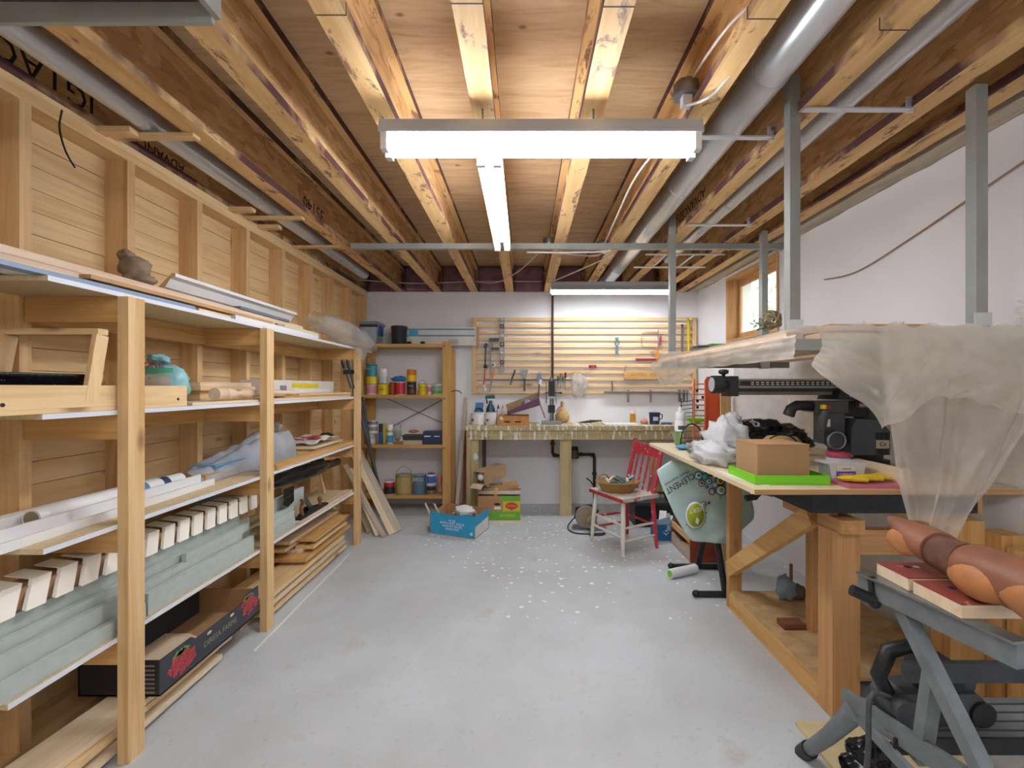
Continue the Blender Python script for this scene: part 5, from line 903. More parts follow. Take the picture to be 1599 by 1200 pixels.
MB().blob(q0+d_*.15, (.045, .05, .04), .3, 3, 3).build('white_filling', M_WHITE, tbx); MB().prism([q0-sd-up_, q0+sd-up_, q0+sd-up_*1.5-d_.normalized()*.05, q0-sd-up_*1.5-d_.normalized()*.05], (0, 0, .004)).build('flap', 'pale', tbx)
# ---- red and white chair
M_CR, M_CW = m_worn('chairred', '#c23a46', '#d9cfc4', .6, 26), m_worn('chairwhite', '#d8d3c8', '#9a8d78', .66, 30)
A, B, C_, D = V(.775, 3.60, 0), V(.587, 3.99, 0), V(1.09, 3.78, 0), V(.93, 4.15, 0); SH = .445
ch = thing('wooden_chair', 'worn red and white painted wooden chair', 'chair', (A+B+C_+D)/4); cen = (A+B+C_+D)/4
top = {}
for nm, p, m_ in (('A', A, M_CW), ('B', B, M_CW), ('C', C_, M_CR), ('D', D, M_CR)):
    q = p.lerp(cen, .14)+V(0, 0, SH-.03); top[nm] = (p, q); MB().tube([p+V(0, 0, .0), p.lerp(q, .25), p.lerp(q, .6), q], [.013, .018, .02, .017], 12).build('leg', m_, ch)
def rung(a, b, f, m_): 
    p, q = top[a][0].lerp(top[a][1], f), top[b][0].lerp(top[b][1], f); MB().tube([p, p.lerp(q, .5), q], [.009, .012, .009], 8).build('stretcher', m_, ch)
rung('A', 'B', .55, M_CW); rung('A', 'B', .32, M_CW); rung('C', 'D', .45, M_CR); rung('A', 'C', .5, M_CW); rung('A', 'C', .26, M_CW); rung('B', 'D', .5, M_CR); rung('B', 'D', .28, M_CR)
s4 = [cen+(p-cen)*1.06 for p in (A, C_, D, B)]; mb = MB(); mb.prism([p+V(0, 0, SH-.03) for p in s4], (0, 0, .032)); mb.build('seat', m_worn('seatpaint', '#cfc8bc', '#c23a46', .58, 14), ch)
MB().prism([s4[0]+V(0, 0, SH-.0305)+(s4[0]-cen)*.012, s4[3]+V(0, 0, SH-.0305)+(s4[3]-cen)*.012, s4[3]+V(0, 0, SH-.004)+(s4[3]-cen)*.012, s4[0]+V(0, 0, SH-.004)+(s4[0]-cen)*.012], (-.003, -.002, 0)).build('seat_edge', m_worn('seatred', '#b5262c', '#d8d0c4', .6, 30), ch)
fw = ((A+B)/2-(C_+D)/2).normalized(); lean = -fw*.10
c_t, d_t = C_.lerp(cen, .1), D.lerp(cen, .1)
for p in (c_t, d_t): MB().tube([p+V(0, 0, SH), p+lean*.5+V(0, 0, .64), p+lean+V(0, 0, .86)], [.02, .019, .017], 12).build('back_post', M_CR, ch)
a, b = c_t+lean*.82+V(0, 0, .78), d_t+lean*.82+V(0, 0, .78); MB().bar(a, b, .018, .1, (0, 0, 1)).build('top_rail', M_CR, ch)
ch.children[-1].name = 'top_rail'
for k in range(1, 5): p, q = c_t.lerp(d_t, k/5)+V(0, 0, SH), c_t.lerp(d_t, k/5)+lean*.75+V(0, 0, .735); MB().tube([p, p.lerp(q, .4), q], [.008, .011, .008], 8).build('spindle', M_CR, ch)
bk_ = thing('wicker_basket', 'oval wicker basket with odds and ends on the chair seat', 'basket', cen+V(-.05, -.02, SH+.003)); bc = cen+V(-.06, -.02, SH+.003)
def m_wick():
    m, nt, b = newmat('wicker'); wv = N(nt, 'ShaderNodeTexWave'); wv.inputs['Scale'].default_value = 40; wv.inputs['Distortion'].default_value = 4; nt.links.new(coords(nt), wv.inputs['Vector'])
    nt.links.new(ramp(nt, wv.outputs['Fac'], [(.2, lin('#7d5a26')), (.7, lin('#cfa45c'))]), b.inputs['Base Color']); bump(nt, b, wv.outputs['Fac'], .8, .004); return m
MW = m_wick(); MB().lathe([(.11, 0), (.14, .03), (.168, .08), (.175, .085), (.165, .088), (.135, .035), (.11, .012), (.0001, .01)], bc, 32, sx=1.05, sy=.8).build('bowl', MW, bk_)
MB().tube([bc+V(.172*1.05*math.cos(a), .172*.8*math.sin(a), .086) for a in [2*math.pi*k/32 for k in range(32)]], .008, 6, closed=True).build('rim', MW, bk_); MB().tube([bc+V(-.10+.04*math.cos(a), .09, .085+.04*math.sin(a)) for a in [math.pi*k/8 for k in range(9)]], .006, 6).build('handle', MW, bk_)
random.seed(2)
for k in range(12):
    a = random.uniform(0, 3.14); p = bc+V(random.uniform(-.1, .1), random.uniform(-.07, .07), .06+random.uniform(0, .03)); MB().bar(p, p+V(math.cos(a)*.09, math.sin(a)*.06, random.uniform(0, .04)), .018, .008).build('contents', (plain('teal2', '#3f7f99', .4), M_NAVY, M_OFFW, plain('sky', '#7fc0d8', .4))[k % 4], bk_)
# ---- under / beside the chair
cs = thing('circular_saw', 'old metal circular saw on the floor behind the chair', 'power saw', (.60, 4.32, 0)); p = V(.60, 4.32, .0)
MB().prism([p+V(-.16, -.07, .0), p+V(.16, -.1, .0), p+V(.18, .07, .0), p+V(-.13, .1, .0)], (0, 0, .008)).build('base_plate', M_STEEL, cs); MB().cyl(p+V(-.02, -.05, .11), p+V(-.02, .01, .11), .1, n=24).build('blade_guard', plain('sawtan', '#9a917c', .45, .3), cs); MB().cyl(p+V(.02, -.14, .08), p+V(.02, .0, .08), .05, n=18).build('motor', plain('sawtan', '#9a917c', .45, .3), cs); MB().tube([p+V(-.11, .04, .08), p+V(-.1, .04, .17), p+V(.03, .04, .2), p+V(.1, .04, .14)], .018, 10).build('handle', M_BLKM, cs); lettering('SKIL', .04, p+V(.02, -.1415, .08), (1, 0, 0), (0, 0, 1), M_INK, cs)
cable([p+V(-.11, .04, .10), p+V(-.19, -.02, .02), p+V(-.15, -.16, .008), p+V(.0, -.2, .008), p+V(.12, -.17, .008), p+V(.1, -.22, .008), p+V(-.02, -.235, .008)], .006, '', M_BLACK, 'cord', parent=cs)
bl_ = thing('blue_box', 'blue and white carton with papers beside the chair', 'carton', V(1.2, 4.0, 0)); X0, X1 = XZ(1025, 3.96), XZ(1055, 3.96)
MB().box(X0, X1, 3.96, 4.14, 0, .135).build('box', plain('boxblue', '#2272b4', .5), bl_); MB().box(X0+.09, X1-.0, 3.959, 3.96, .085, .134).build('pale_panel', plain('boxpale', '#a9cbe2', .5), bl_); mb = MB(); mb.prism([V((X0+X1)/2-.028, 3.9585, .075), V((X0+X1)/2, 3.9585, .045), V((X0+X1)/2+.028, 3.9585, .075), V((X0+X1)/2+.02, 3.9585, .075), V((X0+X1)/2, 3.9585, .056), V((X0+X1)/2-.02, 3.9585, .075)], (0, .001, 0)); mb.build('white_chevron', M_WHITE, bl_); MB().lathe([(.009, 0), (.009, .001), (.0001, .001)], ((X0+X1)/2, 3.9595, .085), 10, axis=(0, -1, 0)).build('white_dot', M_WHITE, bl_)
MB().prism([(X0, 3.965, .136), (X0+.11, 3.965, .136), (X0+.10, 3.965, .20), (X0-.03, 3.965, .16)], (.02, .006, .01)).build('flap', plain('boxpale', '#a9cbe2', .5), bl_)
for k in range(4): MB().bar((X0+.06+.03*k, 4.0+.02*k, .137), (X0+.1+.03*k, 4.1, .22-.02*k), .06, .005).build('paper', (M_WHITE, M_GREY, M_OFFW, M_DGREY)[k], bl_)
cr = thing('wooden_crate', 'reddish wooden crate lying on the floor under the table', 'crate', V(1.42, 3.75, 0)); k0, k1, kx0, kx1, kh = 3.46, 3.92, 1.25, 1.62, .19
MB().box(kx0, kx1, k0, k0+.016, 0, kh).build('front', 'red', cr); MB().box(kx0, kx1, k1-.016, k1, 0, kh).build('back', 'red', cr); MB().box(kx0, kx0+.014, k0+.0165, k1-.0165, 0, kh*.5).build('side_slat', 'grey', cr); MB().box(kx0, kx0+.014, k0+.0165, k1-.0165, kh*.75, kh).build('side_slat', 'pine', cr); MB().box(kx0+.015, kx1-.015, k0+.017, k1-.017, 0, .012).build('bottom', 'tan', cr); MB().box(kx1-.014, kx1, k0+.0165, k1-.0165, 0, kh).build('side', 'grey', cr)
lettering('MINES', .06, (kx0-.001, 3.72, .115), (0, -1, 0), (0, 0, 1), M_INK, cr)
tb_ = thing('scrap_bin', 'low dark toolbox with tools against the back wall', 'toolbox', V(1.3, 4.6, 0)); MB().box(1.05, 1.5, 4.35, 4.6, 0, .2).build('case', M_BLKM, tb_); MB().tube([(1.15, 4.45, .2), (1.2, 4.45, .3), (1.35, 4.45, .3), (1.4, 4.45, .2)], .012, 8).build('handle', M_BLACK, tb_); MB().box(1.08, 1.47, 4.36, 4.58, .201, .225).build('lid', M_DGREY, tb_)
pr = thing('paint_roller', 'white paint roller sleeve with green core on the floor', 'paint roller', F(1065, 905)); a, b = F(1046, 904)+V(0, 0, .032), F(1086, 895)+V(0, 0, .032); MB().cyl(a, b, .032, n=20).build('sleeve', plain('fleece', '#dfe0e2', .9, 0, .05, 40), pr); MB().cyl(a-(b-a).normalized()*.002, a+(b-a).normalized()*.004, .023, n=16).build('core', M_GREEN, pr)
# ================================================================ RIGHT-HAND WORK TABLE
TZ = .92
wt2 = thing('work_table', 'rough wooden work table carrying the radial arm saw', 'work table', (1.45, 2.5, 0))
M_TOP = m_speck('tabletop', '#d9c7a4', '#eee8da', 40, .1, .6)
MB().box(.90, 1.95, 1.80, 3.31, TZ-.02, TZ).build('top', M_TOP, wt2); MB().box(.90, 1.95, 1.7985, 1.80, TZ-.02, TZ).build('edge', 'tan', wt2)
MB().box(1.225, 1.335, 1.83, 1.92, 0, .748).build('leg', 'fir', wt2); MB().box(1.225, 1.30, 2.75, 2.79, 0, .80).build('leg', 'fir', wt2); MB().box(1.43, 1.5, 2.28, 2.34, .106, .80).build('leg', 'fir', wt2); MB().box(1.72, 1.86, 1.86, 1.95, 0, .78).build('leg', 'honey', wt2); MB().box(1.78, 1.86, 2.75, 2.79, 0, .80).build('leg', 'fir', wt2)
MB().box(1.235, 1.275, 1.87, 3.2, .80, .899).build('side_rail', 'fir', wt2); MB().box(1.235, 1.325, 1.79, 2.2, .7485, .7995).build('side_rail', 'fir', wt2); MB().box(1.80, 1.84, 1.85, 3.2, .81, .899).build('side_rail', 'fir', wt2); MB().box(1.336, 1.72, 1.87, 1.91, .64, .74).build('cross_rail', 'fir', wt2)
MB().bar((1.42, 1.9, .86), (1.86, 1.9, .74), .04, .07, (0, 0, 1)).build('brace', 'fir', wt2)
MB().bar((1.225, 2.74, .24), (1.225, 1.96, .775), .036, .085, (0, 0, 1)).build('brace', 'honey', wt2)
MB().box(1.232, 1.9, 1.925, 2.748, .092, .106).build('lower_shelf', plain('dustyosb', '#c9a878', .85, 0, .25, 14), wt2); MB().box(1.225, 1.262, 1.922, 2.749, .0, .091).build('shelf_rail', 'honey', wt2); MB().box(1.86, 1.9, 1.925, 2.748, .0, .091).build('shelf_rail', 'honey', wt2)
tag(MB().box(1.30, 1.41, 2.3, 2.37, .107, .135).build('wood_block', 'walnut'), 'small brown wood block on the table lower shelf', 'block')
bt = thing('glue_bottle', 'clear plastic bag holding a brush on the lower shelf', 'plastic bag', F(1222, 920, .107)); q = V(1.50, 2.64, .107)
MB().blob(q+V(0, 0, .06), (.055, .05, .07), .3, 2.5, 4, flat=.1072).build('bag', plain('bluebag', '#8ea3b5', .3, 0, .3, 10), bt); MB().cyl(q+V(.03, 0, .08), q+V(.03, 0, .2), .009, n=8).build('brush_handle', 'walnut', bt); MB().blob(q+V(.07, 0, .04), (.04, .04, .045), .2, 2, 2, flat=.1072).build('brown_lump', plain('brownlump', '#6b5a52', .7), bt)
cr2 = thing('table_crank', 'black crank handle under the work table edge', 'crank', P(1178, 775, 2.1)); MB().cyl(P(1164, 779, 2.05), P(1181, 776, 2.05), .014, n=12).build('grip', M_BLACK, cr2); MB().tube([P(1181, 776, 2.05), P(1188, 770, 2.05), P(1198, 771, 2.05), P(1206, 773, 2.05)], .01, 8).build('arm', M_BLKM, cr2)
# ---- radial arm saw
ra = thing('radial_arm_saw', 'dark grey radial arm saw on the work table', 'radial arm saw', (1.6, 2.25, TZ)); YS = 2.25
def sx_(px): return XZ(px, YS)
def sz_(py): return ZZ(py, YS)
MB().box(1.13, 1.78, 1.808, 1.86, .825, .895).build('base_channel', M_BLKM, ra); MB().box(1.13, 1.17, 1.86, 2.3, .825, .895).build('base_channel', M_BLKM, ra)
MB().cyl((1.68, YS, TZ+.001), (1.68, YS, 1.30), .06, n=28).build('column', plain('dustcol', '#4a4844', .7, .2, .2, 10), ra); MB().cyl((1.68, YS, TZ+.001), (1.68, YS, TZ+.05), .085, n=28).build('column_foot', M_BLKM, ra)
arm = MB().box(sx_(1145), 1.62, YS-.04, YS+.04, sz_(617), sz_(592)).build('arm', plain('armgrey', '#6f6c66', .5, .3, .15, 8), ra)
MB().box(sx_(1145), 1.61, YS-.043, YS-.04, sz_(612), sz_(607)).build('rail_groove', M_BLACK, arm); MB().box(sx_(1145), 1.61, YS-.045, YS-.04, sz_(606), sz_(603.5)).build('chrome_rail', M_STEEL, arm); MB().box(sx_(1145), 1.61, YS-.045, YS-.04, sz_(594.5), sz_(592)).build('chrome_rail', M_STEEL, arm)
MB().box(sx_(1150), 1.6, YS-.0425, YS-.04, sz_(602), sz_(596)).build('scale_plate', M_BLKM, arm)
for k in range(20): MB().box(sx_(1166)+.024*k, sx_(1166)+.024*k+.014, YS-.0445, YS-.0425, sz_(598.5), sz_(597)).build('scale_mark', M_OFFW, arm); MB().box(sx_(1166)+.024*k, sx_(1166)+.024*k+.014, YS-.0445, YS-.0425, sz_(601.3), sz_(600)).build('scale_mark', M_OFFW, arm)
MB().prism([(1.60, YS-.06, sz_(615)), (1.60, YS-.06, sz_(590)), (1.66, YS-.06, sz_(588)), (1.76, YS-.06, sz_(587)), (1.79, YS-.06, sz_(592)), (1.79, YS-.06, sz_(602)), (1.74, YS-.06, sz_(622)), (1.62, YS-.06, sz_(622))], (0, .12, 0)).build('rear_head', plain('headgrey', '#6b655a', .6, .2, .2, 12), ra)
MB().box(sx_(1133), sx_(1146), YS-.05, YS+.05, sz_(619), sz_(588)).build('arm_cap', M_BLKM, ra); MB().cyl((sx_(1109), YS-.02, sz_(601)), (sx_(1124), YS-.02, sz_(601)), .044, n=24).build('handwheel', M_BLACK, ra); MB().cyl((sx_(1108), YS-.02, sz_(601)), (sx_(1110), YS-.02, sz_(601)), .034, n=24).build('wheel_disc', plain('discgrey', '#b3bac2', .3, .3), ra); MB().cyl((sx_(1124), YS-.02, sz_(601)), (sx_(1134), YS-.02, sz_(601)), .02, n=14).build('wheel_hub', M_BLKM, ra)
MB().lathe([(.008, 0), (.008, .02), (.022, .026), (.024, .04), (.014, .045)], (sx_(1127), YS-.02, sz_(592)), 14).build('lock_knob', M_BLKM, ra)
MB().prism([(sx_(1288), YS-.09, sz_(624)), (sx_(1292), YS-.09, sz_(612)), (sx_(1305), YS-.09, sz_(606)), (sx_(1350), YS-.09, sz_(605)), (sx_(1362), YS-.09, sz_(612)), (sx_(1364), YS-.09, sz_(625))], (0, .15, 0)).build('carriage', M_BLKM, ra); MB().cyl((sx_(1343), YS-.098, sz_(612.5)), (sx_(1343), YS-.09, sz_(612.5)), .015, n=16).build('white_button', M_OFFW, ra)
for px in (1308, 1350): MB().cyl((sx_(px), YS-.094, sz_(618)), (sx_(px), YS-.09, sz_(618)), .006, n=10).build('screw', M_STEEL, ra)
MB().box(sx_(1258), sx_(1300), YS-.11, YS+.03, sz_(643), sz_(626)).build('yoke', M_DGREY, ra); MB().box(sx_(1288), sx_(1352), YS-.05, YS+.05, sz_(650), sz_(626)).build('yoke_bridge', M_BLKM, ra); MB().cyl((sx_(1316), YS-.1, sz_(632)), (sx_(1367), YS-.1, sz_(632)), .012, n=12).build('chrome_lever', M_STEEL, ra)
mt = MB().prism([(sx_(1300), YS-.13, sz_(705)), (sx_(1300), YS-.13, sz_(665)), (sx_(1308), YS-.13, sz_(652)), (sx_(1342), YS-.13, sz_(654)), (sx_(1357), YS-.13, sz_(670)), (sx_(1357), YS-.13, sz_(705))], (0, .17, 0)).build('motor', plain('motorgrey', '#474d55', .45, .2, .15, 10), ra)
for k in range(6): MB().box(sx_(1336)+.0105*k, sx_(1336)+.0105*k+.006, YS-.1325, YS-.13, sz_(682), sz_(672)).build('vent_slot', M_BLACK, mt); MB().box(sx_(1336)+.0105*k, sx_(1336)+.0105*k+.006, YS-.1325, YS-.13, sz_(704), sz_(696)).build('vent_slot', M_BLACK, mt)
MB().box(sx_(1336), sx_(1355), YS-.133, YS-.1305, sz_(695), sz_(683)).build('name_plate', plain('plate', '#b8ae9a', .4), mt); lettering('Cr', .028, (sx_(1345.5), YS-.134, sz_(689)), (1, 0, 0), (0, 0, 1), M_INK, mt)
MB().box(sx_(1266), sx_(1297), YS-.10, YS-.02, sz_(690), sz_(644)).build('gear_case', M_DGREY, ra); MB().box(sx_(1269), sx_(1275), YS-.1015, YS-.10, sz_(664), sz_(653)).build('sticker', M_OFFW, ra)
MB().cyl((sx_(1280), YS-.12, sz_(684)), (sx_(1280), YS-.09, sz_(684)), .04, n=26).build('blade_guard', M_DGREY, ra); MB().tube([(sx_(1280)+.04*math.cos(a), YS-.122, sz_(684)+.04*math.sin(a)) for a in [2*math.pi*k/22 for k in range(22)]], .005, 6, closed=True).build('guard_rim', M_STEEL, ra)
MB().tube([(sx_(1256), YS-.13, sz_(668)), (sx_(1258), YS-.13, sz_(652)), (sx_(1262), YS-.13, sz_(640))], [.016, .02, .014], 10).build('handle', M_DGREY, ra); MB().box(sx_(1258), sx_(1264), YS-.125, YS-.11, sz_(637), sz_(631)).build('switch', M_YEL, ra); MB().box(sx_(1264.2), sx_(1271), YS-.122, YS-.11, sz_(636.5), sz_(632)).build('switch_key', M_RED, ra)
MB().tube([(sx_(1222), YS-.05, sz_(648)), (sx_(1226), YS-.05, sz_(638)), (sx_(1234), YS-.05, sz_(633)), (sx_(1262), YS-.05, sz_(634))], [.026, .025, .024, .022], 14).build('dust_elbow', M_BLACK, ra)
cable([(sx_(1367), YS-.08, sz_(640)), (sx_(1367), YS-.1, sz_(610)), (sx_(1376), YS-.12, sz_(598)), (sx_(1388), YS-.12, sz_(600)), (sx_(1400), YS-.14, sz_(630)), (sx_(1407), YS-.14, sz_(690)), (sx_(1412), YS-.14, sz_(724))], .010, '', plain('cablegrey', '#6b6a66', .6), 'power_cable', parent=ra)
for k in range(3): MB().tube([(sx_(1372)+.035*math.cos(a), YS-.09-.012*k, sz_(642+4*k)+.012*math.sin(a)) for a in [2*math.pi*j/16 for j in range(16)]], .006, 6, closed=True).build('cord_loop', plain('cablegrey', '#6b6a66', .6), ra)
tag(MB().box(1.50, 1.525, 1.82, 2.10, TZ+.001, TZ+.075).build('saw_fence', 'pale'), 'light wooden fence board standing on the work table', 'fence')
wboard('leaning_panel', (1.50, 3.425, 0.0), (1.50, 3.43, 1.33), .075, .02, 'pine', 'narrow pine board with brown patch standing behind the work table', 'board', up=(0, -1, 0)).name = 'leaning_plank_board'
# ---- things on the table
t0 = TZ+.001
gt = thing('green_tray', 'lime green plastic tray on the work table', 'tray', (1.1, 2.0, t0)); gx0, gx1 = XZ(1176, 1.9), 1.25
MB().box(gx0, gx1, 1.88, 2.13, t0, t0+.006).build('bottom', M_GREEN, gt)
for a in ((gx0, gx1, 1.88, 1.886), (gx0, gx1, 2.124, 2.13), (gx0, gx0+.006, 1.8865, 2.1235), (gx1-.006, gx1, 1.8865, 2.1235)): MB().box(*a, t0+.0065, t0+.038).build('rim', M_GREEN, gt)
cb = thing('cardboard_box', 'plain closed cardboard box standing in the green tray', 'carton', (1.08, 2.0, t0+.007)); X0, X1 = XZ(1183, 1.92), XZ(1264, 1.92)
MB().box(X0, X1, 1.92, 2.115, t0+.007, t0+.158).build('box', plain('boxbrown', '#b08a63', .75, 0, .06, 10), cb); MB().box(X0-.001, X1+.001, 1.918, 2.0, t0+.1585, t0+.161).build('flap', M_CARD, cb); MB().box(X0-.001, X1+.001, 2.002, 2.117, t0+.1585, t0+.1605).build('flap', M_CARD, cb)
tu = thing('plastic_tub', 'clear plastic tub with purple label on the work table', 'tub', (1.33, 2.0, t0)); X0, X1 = 1.295, 1.45; M_TUB = plain('tub', '#dfe3e8', .25, 0, .05, 10)
MB().prism([(X0+.012, 1.955, t0), (X1-.012, 1.955, t0), (X1, 1.955, t0+.07), (X0, 1.955, t0+.07)], (0, .08, 0)).build('tub', M_TUB, tu); MB().box(X0-.008, X1+.012, 1.95, 2.042, t0+.0705, t0+.079).build('rim', M_TUB, tu); MB().box(1.325, 1.405, 1.951, 1.9545, t0+.01, t0+.042).build('purple_label', plain('lblpurple', '#7a3fb0', .4), tu); MB().box(1.325, 1.405, 1.951, 1.9545, t0+.0425, t0+.066).build('white_label', M_WHITE, tu); lettering('LAURENTIDE', .012, (1.365, 1.9505, t0+.03), (1, 0, 0), (0, 0, 1), M_WHITE, tu); lettering('Liberté', .014, (1.365, 1.9505, t0+.054), (1, 0, 0), (0, 0, 1), M_GREY, tu)
jr = thing('jar', 'clear jar with dark pink lid behind the plastic tub', 'jar', (1.432, 2.1, t0)); x = 1.432; MB().lathe([(.046, 0), (.048, .075), (.044, .082)], (x, 2.1, t0), 24).build('jar', M_TUB, jr); MB().lathe([(.05, .083), (.05, .1), (.046, .104), (.0001, .104)], (x, 2.1, t0), 24).build('lid', plain('lidpink', '#a83a55', .4), jr)
yg = thing('work_gloves', 'pair of yellow work gloves on the pink folder', 'gloves', (1.4, 1.93, t0+.02)); M_GLV = plain('glove', '#e0bf22', .7, 0, .25, 25)
for k in range(2):
    c = V(1.325+.075*k, 1.872+.02*k, t0+.030+.0*k); MB().blob(c, (.05, .03, .012), .15, 2, 2+k).build('palm', M_GLV, yg)
    for j in range(4): MB().tube([c+V(.035, -.02+.013*j, 0), c+V(.065, -.024+.015*j, .004), c+V(.085+.006*(j % 2), -.027+.016*j, 0)], [.009, .009, .007], 8).build('finger', M_GLV, yg)
    MB().tube([c+V(-.01, -.025, 0), c+V(.015, -.045, .003), c+V(.035, -.05, 0)], [.01, .009, .007], 8).build('thumb', M_GLV, yg)
tag(MB().box(1.28, 1.495, 1.815, 1.94, t0, t0+.014).build('pink_folder', plain('folder', '#c9707e', .5)), 'pink folder lying at the edge of the work table', 'folder')
sc = thing('spray_can', 'white and green spray can on the corner of the table', 'spray can', (XZ(1062, 3.15), 3.15, t0)); x = XZ(1062, 3.15)
MB().lathe([(.034, 0), (.037, .006), (.037, .165), (.03, .178)], (x, 3.15, t0), 24).build('body', M_WHITE, sc); MB().lathe([(.036, .179), (.036, .225), (.03, .23)], (x, 3.15, t0), 24).build('cap', plain('capclear', '#dfe4e6', .3), sc); band(sc, x, 3.15, t0+.004, t0+.1, .037, '#6f9a5a', 'spraygreen', name='green_label'); band(sc, x, 3.15, t0+.03, t0+.09, .0375, '#c9b48f', 'spraytan', -110, -55, 'tan_print'); band(sc, x, 3.15, t0+.112, t0+.138, .0373, '#3f5566', 'sprayoval', -130, -50, 'dark_oval'); MB().lathe([(.012, .23), (.014, .235), (.012, .26), (.004, .262)], (x, 3.15, t0), 12).build('nozzle', M_WHITE, sc)
hp_ = thing('wire_hoop', 'black wire bucket hoop standing on the work table', 'hoop', P(1092, 690, 3.0)); p = P(1092, 668, 2.95); MB().tube([V(p.x+.075*math.cos(a), 3.08, t0+.008+.145*math.sin(a)**.8) for a in [math.pi*k/14 for k in range(15)]], .005, 6).build('hoop', M_BLACK, hp_); MB().bar((p.x-.075, 3.08, t0+.06), (p.x+.075, 3.08, t0+.06), .008, .006).build('crossbar', M_DGREY, hp_)
tag(MB().blob((1.05, 2.81, t0+.03), (.06, .045, .035), .4, 3, 5, flat=t0).build('grey_rag', plain('greyrag', '#8c8a86', .7, 0, .3, 20)), 'heap of grey rags beside the white bag', 'rag')
tag(MB().blob((1.05, 2.96, t0+.014), (.07, .045, .016), .4, 3, 2, flat=t0).build('blue_cloth', plain('bluetape', '#4f93c9', .6)), 'crumpled blue cloth on the work table', 'cloth'); tag(MB().blob((1.04, 2.71, t0+.012), (.045, .022, .014), .4, 3, 4, flat=t0).build('pink_cloth', plain('pinkrag', '#c99a8c', .7)), 'crumpled pink cloth on the work table', 'cloth')
gbg = thing('garbage_bag', 'heap of shiny black garbage bags on the work table', 'garbage bag', (1.35, 2.75, t0))
MB().blob((1.36, 2.82, t0+.07), (.16, .14, .10), .35, 1.9, 3, 44, 26, flat=t0).build('bag', M_BAGBLK, gbg); MB().blob((XZ(1200, 2.75), 2.85, t0+.09), (.19, .13, .11), .35, 2.0, 8, 44, 26, flat=t0).build('bag', M_BAGBLK, gbg); MB().blob((XZ(1240, 2.7), 2.75, t0+.08), (.12, .1, .08), .35, 2.0, 5, 40, 24, flat=t0).build('bag', M_BAGBLK, gbg)
stw = thing('straw_basket', 'round straw spool with black hoop behind the cardboard box', 'basket', (XZ(1224, 2.4), 2.42, t0)); MB().lathe([(.08, 0), (.088, .04), (.09, .12), (.07, .14), (.0001, .14)], (XZ(1224, 2.4), 2.42, t0), 26).build('spool', plain('straw', '#c9ac72', .8, 0, .25, 40, bmp=.4), stw); MB().tube([V(XZ(1216, 2.35)+.08*math.cos(a), 2.32, t0+.10+.06*math.sin(a)) for a in [math.pi*k/12 for k in range(13)]], .004, 6).build('hoop', M_BLACK, stw)
wbg = thing('white_bag', 'crumpled white plastic bag drooping over the table edge', 'plastic bag', (1.02, 2.45, t0))
MB().blob((.99, 2.42, t0+.055), (.10, .16, .065), .35, 2.8, 4, 30, 18, flat=t0).build('drooping_part', M_WBAG, wbg); MB().blob((1.10, 2.5, t0+.10), (.11, .12, .12), .4, 2.6, 9, 30, 18, flat=t0).build('upright_part', M_WBAG, wbg); MB().blob((1.15, 2.55, t0+.19), (.05, .06, .06), .5, 2.8, 2).build('twisted_top', M_WBAG, wbg)
tag(MB().prism([V(.93, 2.25, t0), V(1.0, 1.87, t0), V(.97, 1.85, t0), V(.915, 2.1, t0)], (0, 0, .001)).build('paper_sheet', M_WHITE), 'white paper lying at the table edge under the tray', 'paper')
tag(MB().tube([V(.955, 2.12, t0+.007), V(.97, 2.05, t0+.007), V(.955, 1.98, t0+.007)], .004, 6).build('pen', M_NAVY), 'dark pen lying on the white paper', 'pen')
# ---- stand with the mint shop bag
st = thing('tool_stand', 'black folding steel stand under the mint shopping bag', 'stand', (1.2, 3.1, 0))
for a, b in ((F(1090, 888), (1.24, 3.12, .42)), ((1.27, 2.91, .03), (1.25, 3.02, .42))): MB().tube([Vector(a)+V(0, 0, .02) if a[2] == 0 else a, b], .02, 10).build('leg', M_BLKM, st)
for (a, b) in ((F(1048, 889), F(1130, 889)), (F(1087, 933), F(1150, 933))): MB().cyl(a+V(0, 0, .02), b+V(0, 0, .02), .019, n=12).build('foot', M_BLKM, st); MB().blob(a+V(0, 0, .022), (.024, .024, .022), 0, 1).build('rubber_cap', M_BLACK, st)
MB().box(1.1, 1.42, 3.02, 3.2, .42, .50).build('head', M_DGREY, st); MB().cyl((1.3, 2.99, .40), (1.3, 3.02, .44), .02, n=10).build('knob', M_BLACK, st)
mbag = thing('mint_shopping_bag', 'mint green shopping bag printed with circles hanging below the table', 'shopping bag', P(1100, 850, 2.95)); YBG = 2.93
M_MINT = plain('mintbag', '#bcd8d4', .35, 0, .06, 6, bmp=.15)
Lp = [(0, 1050, 719), (.12, 1026, 736), (.3, 1036, 764), (.6, 1055, 806), (.9, 1074, 838), (1, 1082, 846)]; Rp = [(0, 1168, 746), (.2, 1171, 760), (.45, 1180, 800), (.6, 1179, 812), (.8, 1160, 830), (1, 1140, 850)]
def pl_(T, v):
    for a, b in zip(T[:-1], T[1:]):
        if v <= b[0]+1e-9: k = (v-a[0])/(b[0]-a[0]); return a[1]+(b[1]-a[1])*k, a[2]+(b[2]-a[2])*k
def bagf(u, v):
    a, b = pl_(Lp, v), pl_(Rp, v); return P(a[0]+(b[0]-a[0])*u, a[1]+(b[1]-a[1])*u, YBG)+V(0, .012*mnoise.noise(V(u*4, v*4, 1))-.0*u+.02*(2*u-1)**2, 0)
MB().grid(bagf, 26, 26).build('front', M_MINT, mbag, solid=.003)
YD = YBG-.016
xd, yd = V(-.86, 0, -.51), V(.51, 0, -.86)
lettering('CLÉMENT', .056, P(1062, 755, YD), xd, yd, M_INK, mbag, squash=.85); lettering('Mostly essentials', .026, P(1057, 747, YD), xd, yd, M_INK, mbag)
